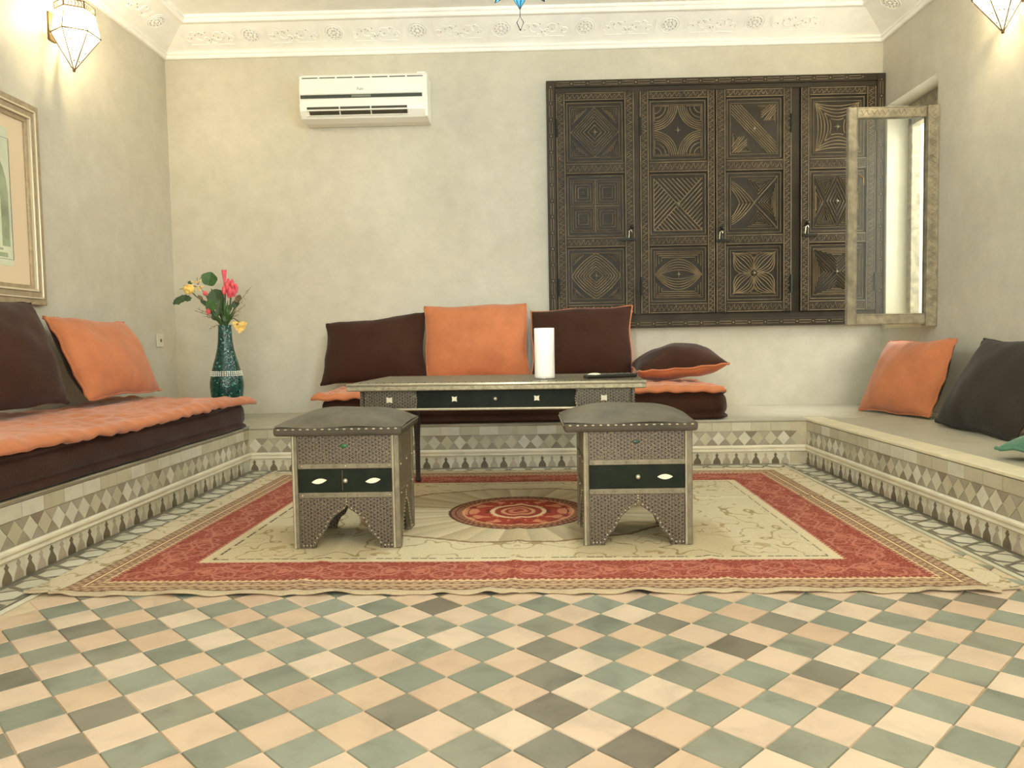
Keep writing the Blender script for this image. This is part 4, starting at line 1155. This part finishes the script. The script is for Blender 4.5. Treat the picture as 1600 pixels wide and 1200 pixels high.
for r0, r1 in ((.22, .27), (.12, .16)):                 # washed arches and columns of the print
    pts_o = [(-.22+r1*math.cos(t), .02+r1*math.sin(t)) for t in [PI*q/14 for q in range(15)]]; pts_i = [(-.22+r0*math.cos(t), .02+r0*math.sin(t)) for t in [PI*q/14 for q in range(14, -1, -1)]]
    m.prism([(p[0]+.10, p[1]+.0) for p in pts_o+pts_i], .0135, .012, 'x')
for y0, y1 in ((.10, .15), (-.39, -.34), (.0, .04), (-.28, -.24)): m.box(.012, .0135, y0, y1, -.22, .02)
m.box(.012, .0135, -.38, .13, -.27, -.25); m.box(.012, .0135, -.36, .10, -.24, -.23)
m.obj('print_wash', MT['print_dark'], pic)

# wall socket
so = thing('wall_socket', 'small white wall socket near the left back corner', 'socket', (WL+.001, 4.848, .755))
MB().box(0, .008, -.042, .042, -.042, .042).obj('plate', simple('socket_white', (206, 200, 178), .5), so, bevel=.003)
m = MB(); m.tube([(.0082, .006, 0), (.0100, .006, 0)], .011, 12); m.obj('socket_hole', MT['metal_dark'], so)

# ================================================================ WALL SCONCES AND HANGING LANTERN
def sconce(label, y, side):
    s = 1 if side < 0 else -1; x0 = WL if side < 0 else WR
    sc = thing('wall_sconce', label, 'wall lamp', (x0, y, 0), 0, 'pair of wall sconces')
    cx = .125; R1 = .115; z0, z1, z2 = 2.102, 2.285, 2.40
    def ring(z, R, n=6): return [Vector((s*(cx+R*math.cos(PI/6+2*PI*k/n)*.95), R*math.sin(PI/6+2*PI*k/n), z)) for k in range(n)]
    A, B = ring(z1, R1), ring(z2, .092); tip = Vector((s*(cx-.0), -.035*1.0, z0)); 
    tip = Vector((s*cx, -.03, z0))
    MB().box(min(0, s*.012), max(0, s*.012), -.03, .03, 2.26, 2.40).obj('back_plate', MT['metal_dark'], sc, bevel=.004)
    m = MB(); m.tube([(0, 0, 2.30), (s*.02, 0, 2.30), (s*.05, 0, 2.32)], .010, 6); m.obj('arm', MT['metal_dark'], sc)
    ribs = MB()
    for k in range(6): ribs.tube([tip, A[k]], .0035, 5); ribs.tube([A[k], B[k]], .003, 5); ribs.tube([A[k], A[(k+1) % 6]], .004, 5); ribs.tube([B[k], B[(k+1) % 6]], .004, 5)
    ribs.ball(tuple(tip), .008, 8, 5); ribs.obj('lantern_ribs', MT['metal_dark'], sc)
    cr = MB()                                          # pierced crown band
    for k in range(6):
        a, b = B[k], B[(k+1) % 6]; u = Vector((0, 0, .032))
        cr.tube([a+u, b+u], .0035, 5)
        for q in range(1, 6): p = a.lerp(b, q/6); cr.tube([p, a.lerp(b, (q+.5)/6)+u*.5, p+u], .0018, 4)
        cr.tube([a, a+u], .004, 5)
    cr.obj('crown_band', MT['metal_dark'], sc)
    for k in range(6):
        a, b = A[k], A[(k+1) % 6]
        MB().add([tuple(tip), tuple(a), tuple(b)], [(0, 1, 2)]).obj('glass_panel', MT['amber_glass'], sc)
        MB().add([tuple(a), tuple(b), tuple(B[(k+1) % 6]), tuple(B[k])], [(0, 1, 2, 3)]).obj('glass_panel', MT['amber_glass'], sc)
        p = MB()
        for q in range(1, 4):
            c0 = tip.lerp(a, q/4); c1 = tip.lerp(b, q/4)
            for w_ in range(1, q+1): pp = c0.lerp(c1, w_/(q+1)); p.ball(tuple(pp), .0045, 5, 3)
        p.obj('filigree_dots', MT['metal_dark'], sc)
    MB().ball((s*cx, 0, 2.33), .030, 12, 8).obj('bulb', MT['bulb'], sc, smooth=True)
    return sc
sconce('glowing bronze wall sconce on the left wall, above the picture end', 3.86, -1)
sconce('glowing bronze wall sconce on the right wall at the top corner of the view', 3.665, 1)

ln = thing('hanging_lantern', 'blue glass star lantern with a diamond drop hanging from the ceiling', 'lantern', (0, 2.9, 0))
dz = 1.868
m = MB(); q = [(0, dz), (.0125, dz+.030), (0, dz+.052), (-.0125, dz+.030)]
m.tube([(q[k % 4][0], 0, q[k % 4][1]) for k in range(5)], .0016, 5); m.tube([(0, 0, dz+.052), (0, 0, dz+.078)], .0014, 5); m.obj('diamond_drop', MT['iron'], ln)
cz = dz+.24; tips = []; G = MB(); E_ = MB()
tips.append((Vector((0, 0, dz+.078)), .048))
for lat, cnt, off, R in ((-35, 8, 0, .165), (-8, 8, .5, .19), (22, 8, 0, .18), (50, 6, .5, .16)):
    for k in range(cnt):
        a = 2*PI*(k+off)/cnt; l_ = math.radians(lat); tips.append((Vector((R*math.cos(l_)*math.cos(a), R*math.cos(l_)*math.sin(a), cz+R*math.sin(l_))), .038))
cen = Vector((0, 0, cz))
for ti, (t, rb_) in enumerate(tips):
    d = (t-cen).normalized(); a = d.orthogonal().normalized(); b = d.cross(a); base = cen+d*.085
    nn = 6 if ti == 0 else 4
    rg = [base+(a*math.cos(2*PI*k/nn)+b*math.sin(2*PI*k/nn))*rb_ for k in range(nn)]
    P = MB().add([tuple(x) for x in rg]+[tuple(t)], [(k, (k+1) % nn, nn) for k in range(nn)]); P.obj('glass_spike', MT['deep_blue_glass'] if ti == 0 else MT['blue_glass'], ln)
    for x in rg: E_.tube([x, t], .0014, 4, False)
E_.obj('spike_wires', MT['iron'], ln, kind='stuff')
MB().ball(tuple(cen), .03, 12, 8).obj('bulb', MT['bulb_cool'], ln, smooth=True)
m = MB(); m.tube([(0, 0, cz+.16), (0, 0, 2.80)], .004, 6); m.lathe([(.05, 0), (.05, .01), (.02, .03)][::1], 16, (0, 0, 2.768)); m.obj('chain', MT['iron'], ln)

# ================================================================ VASE AND FLOWERS
k = NT('teal_mosaic'); 
vo = k.n('ShaderNodeTexVoronoi', feature='F1'); vo.inputs['Scale'].default_value = 110; tc = k.n('ShaderNodeTexCoord'); k.l(tc.outputs['Object'], vo.inputs['Vector'])
spx = k.n('ShaderNodeSeparateColor'); k.l(vo.outputs['Color'], spx.inputs[0])
k.l(k.ramp(spx.outputs[0], [(0, (18, 46, 38)), (.35, (22, 62, 54)), (.75, (30, 80, 72)), (.96, (84, 134, 120))], 'CONSTANT').outputs[0], k.b.inputs['Base Color'])
k.b.inputs['Roughness'].default_value = .18; k.bump(vo.outputs['Distance'], .5, .003); MT['vase'] = k.m
VX, VY = -1.838, 4.60
va = thing('vase', 'tall teal mosaic glass vase standing in the back left corner', 'vase', (VX, VY, BZ))
pv = [(.050, 0), (.062, .02), (.078, .08), (.093, .15), (.099, .21), (.098, .24), (.092, .275), (.086, .30), (.075, .345), (.062, .39), (.050, .44), (.043, .49), (.040, .54), (.038, .575), (.040, .588), (.034, .588), (.030, .55)]
MB().lathe(pv, 40).obj('vase_body', MT['vase'], va, smooth=True)
for zz, rr_ in ((.292, .0895), (.303, .0865), (.281, .092)):
    s = MB()
    for q in range(44): a = 2*PI*q/44; s.ball((rr_*math.cos(a), rr_*math.sin(a), zz+.0045*math.cos(a)*0), .0052, 6, 4)
    s.obj('bead_band', MT['bead'], va)
def fp(px, py, dy=0): return Vector((VX+(px-352.5)*.0039, VY+dy, .842-(py-508)*.0039))
mouth = Vector((VX, VY, .80))
def stem_to(p, r=.0035, bend=.0, parent=None, name='stem', mat=None):
    p = Vector(p); mid = mouth.lerp(p, .5)+Vector((bend, 0, .01)); pts = [mouth.lerp(p, 0), Vector((mouth.x, mouth.y, .845)).lerp(mid, .4), mid, p]
    return MB().tube(pts, r, 6).obj(name, mat or MT['stem'], parent)
def leaf_mesh(c, w_, h_, tilt, fold=.2, lobes=0, notch=False):
    n = 28; vs = [tuple(c)]; c = Vector(c)
    for q in range(n):
        a = 2*PI*q/n; r = 1+.05*math.sin(a*5)+(lobes*.12*math.sin(a*8))
        x = w_*r*math.cos(a); z = h_*r*math.sin(a)
        v = Vector((x, -abs(x)*fold, z)); v.rotate(Matrix.Rotation(tilt, 3, 'Y')); vs.append(tuple(c+v))
    return MB().add(vs, [(0, q+1, (q+1) % n+1) for q in range(n)])
def flower_thing(nm, lab, cat): return thing(nm, lab, cat, (0, 0, 0), 0)
# broad leaves
f1 = flower_thing('broad_leaf_stem', 'round green leaf standing highest in the vase', 'leaf'); stem_to(fp(334, 452), .004, -.01, f1)
leaf_mesh(fp(334, 437, -.02), .050, .042, .25).obj('leaf', MT['leaf'], f1)
f2 = flower_thing('broad_leaf_stem', 'dark round leaf in the middle of the bouquet', 'leaf'); stem_to(fp(345, 475), .004, 0, f2)
leaf_mesh(fp(345, 464, -.04), .052, .042, -.3, .15).obj('leaf', MT['leaf_dark'], f2)
leaf_mesh(fp(338, 478, -.05), .036, .026, .9).obj('leaf', MT['leaf'], f2); leaf_mesh(fp(350, 482, -.05), .020, .050, .2).obj('leaf', MT['leaf_dark'], f2)
# grass-like blades and small leaves
f3 = flower_thing('foliage_blades', 'upright narrow green blades around the vase mouth', 'foliage')
for (a, b, w_) in ((356, 462, .016), (362, 470, .014), (366, 478, .013), (340, 486, .013), (334, 482, .012), (349, 474, .015), (371, 484, .012), (376, 482, .010)):
    t = fp(a, b, -.03); bs = mouth+Vector(((t.x-mouth.x)*.15, 0, .03)); md = bs.lerp(t, .55)+Vector((w_, -.01, 0)); md2 = bs.lerp(t, .55)-Vector((w_, .0, 0))
    MB().add([tuple(bs), tuple(md), tuple(t), tuple(md2), tuple(bs.lerp(t, .55)+Vector((0, -.012, 0)))], [(0, 1, 4), (1, 2, 4), (2, 3, 4), (3, 0, 4)]).obj('blade', MT['leaf_dark'] if a % 2 else MT['leaf'], f3)
# pink flowers
f4 = flower_thing('pink_flower', 'pink ruffled flower head on the right of the bouquet', 'flower'); stem_to(fp(364, 464), .0045, .01, f4)
c0 = fp(367, 452, -.03)
for q in range(14):
    a = 2*PI*q/14; rr_ = .018 if q % 2 else .034; e = c0+Vector((rr_*math.cos(a)*1.0, -.012*(q % 3), rr_*math.sin(a)*.95))
    MB().ball(tuple(e), .017, 7, 5, (.75, .5, 1.75)).obj('petal', MT['pink'], f4, smooth=True)
MB().lathe([(.008, -.055), (.026, -.02), (.030, .0)], 10, tuple(c0)).obj('calyx', MT['pink'], f4)
f5 = flower_thing('pink_bud', 'slender pink bud rising above the other flowers', 'flower'); stem_to(fp(356, 446), .004, .0, f5)
MB().lathe([(.004, -.06), (.007, -.03), (.016, .035), (.015, .042), (.008, .040)], 12, tuple(fp(357, 434, -.02))).obj('bud', MT['pink'], f5, smooth=True)
f6 = flower_thing('pink_bud', 'small red pink bud half hidden at the left of the stems', 'flower'); stem_to(fp(331, 488), .003, -.005, f6)
MB().ball(tuple(fp(331, 487, -.03)), .016, 8, 6, (1, .7, 1.2)).obj('bud', MT['pink'], f6, smooth=True)
f7 = flower_thing('pink_bud', 'small pink bud between the yellow rose and the round leaves', 'flower'); stem_to(fp(325, 462), .003, -.01, f7)
MB().ball(tuple(fp(326, 459, -.02)), .015, 8, 6, (1, .7, 1)).obj('bud', MT['pink'], f7, smooth=True)
# yellow rose with serrated leaves
f8 = flower_thing('yellow_rose', 'pale yellow rose with serrated leaves at the left of the bouquet', 'flower')
MB().tube([mouth, fp(345, 500), fp(328, 478), fp(308, 462), fp(302, 455)], .0035, 6).obj('stem', MT['stem'], f8)
c0 = fp(301, 452, -.02)
MB().ball(tuple(c0), .020, 10, 7, (1.1, .8, .95)).obj('rose_heart', MT['yellow'], f8, smooth=True)
for q in range(9):
    a = 2*PI*q/9; MB().ball(tuple(c0+Vector((.021*math.cos(a), -.006+.004*(q % 2), .018*math.sin(a)))), .015, 7, 5, (1.1, .35, .9)).obj('petal', MT['yellow'], f8, smooth=True)
for (a, b, w_, h_, tl) in ((287, 468, .036, .014, -.55), (296, 466, .026, .013, .1), (280, 470, .022, .009, -.9), (303, 442, .012, .007, .2)):
    leaf_mesh(fp(a, b, -.02), w_*1.25, h_*1.5, tl, .1, 1).obj('leaf', MT['leaf_dark'], f8)
# dried cream blossom
f9 = flower_thing('dried_blossom', 'frayed cream blossom on twigs beside the yellow rose', 'flower')
MB().tube([mouth, fp(342, 498), fp(330, 470), fp(314, 446)], .0025, 5).obj('stem', MT['twig'], f9)
rs = random.Random(5)
for q in range(12):
    b0 = fp(314+rs.uniform(-8, 8), 446+rs.uniform(-9, 9), -.02); MB().ball(tuple(b0), .007, 6, 4, (1.5, .5, .9)).obj('petal', MT['nosing'] if q % 2 else MT['yellow'], f9)
for (a, b) in ((319, 432), (290, 446), (283, 452), (312, 434)): MB().tube([fp(312, 448), fp((a+312)/2, (b+448)/2-2), fp(a, b)], .0018, 4).obj('twig', MT['twig'], f9)
# yellow flower drooping over the rim
fa = flower_thing('drooping_yellow_flower', 'yellow flower drooping beside the vase neck', 'flower')
MB().tube([mouth, fp(358, 503), fp(367, 498), fp(374, 503), fp(377, 508)], .003, 5).obj('stem', MT['stem'], fa)
for (dx, dz2, tl) in ((9, -1, .1), (7, 6, -.7), (2, 8, -1.4), (-4, 5, .9), (-5, -1, .2)):
    leaf_mesh(fp(378+dx*.8, 508+dz2, -.03), .024, .014, tl, .25).obj('petal', MT['yellow'], fa)
MB().ball(tuple(fp(377, 508, -.045)), .006, 7, 5).obj('flower_centre', MT['twig'], fa)
fg = flower_thing('small_leaf_spray', 'loose spray of small green leaves low in the bouquet', 'foliage')
for (a, b, w_, h_, tl, mt) in ((324, 474, .030, .014, .7, 'leaf_dark'), (332, 484, .028, .014, .5, 'leaf'), (350, 470, .022, .040, -.2, 'leaf'), (362, 484, .016, .032, .4, 'leaf_dark'), (372, 476, .030, .020, -.6, 'leaf_dark'), (340, 494, .022, .030, .5, 'leaf_dark'), (356, 496, .020, .028, 0, 'leaf'), (318, 466, .022, .012, .8, 'twig'), (377, 468, .026, .018, -.8, 'twig')):
    leaf_mesh(fp(a, b, -.012-.0006*(a % 7)), w_, h_, tl, .25).obj('leaf', MT[mt], fg)
    MB().tube([mouth, fp(a, b, -.01)], .002, 4).obj('stem', MT['stem'], fg)
# feathery dry twigs
fb = flower_thing('dry_twigs', 'thin dry feathery twigs spreading from the vase', 'twig')
for (a, b, c_) in ((304, 485, -2), (327, 515, 5), (396, 449, -4), (386, 478, 2), (382, 470, -3), (375, 492, 3), (318, 494, -3), (309, 482, -2)):
    e = fp(a, b, .01); md = mouth.lerp(e, .5)+Vector((0, 0, .035)); MB().tube([mouth+Vector((0, 0, .03)), md, e], [.0025, .002, .0010], 5).obj('twig', MT['twig'], fb)
    for q in range(5):
        p0 = md.lerp(e, q/5); d = Vector((rs.uniform(-.02, .02), rs.uniform(-.01, .01), rs.uniform(-.02, .02))); MB().tube([p0, p0+d], .0010, 4).obj('sprig', MT['twig'], fb)
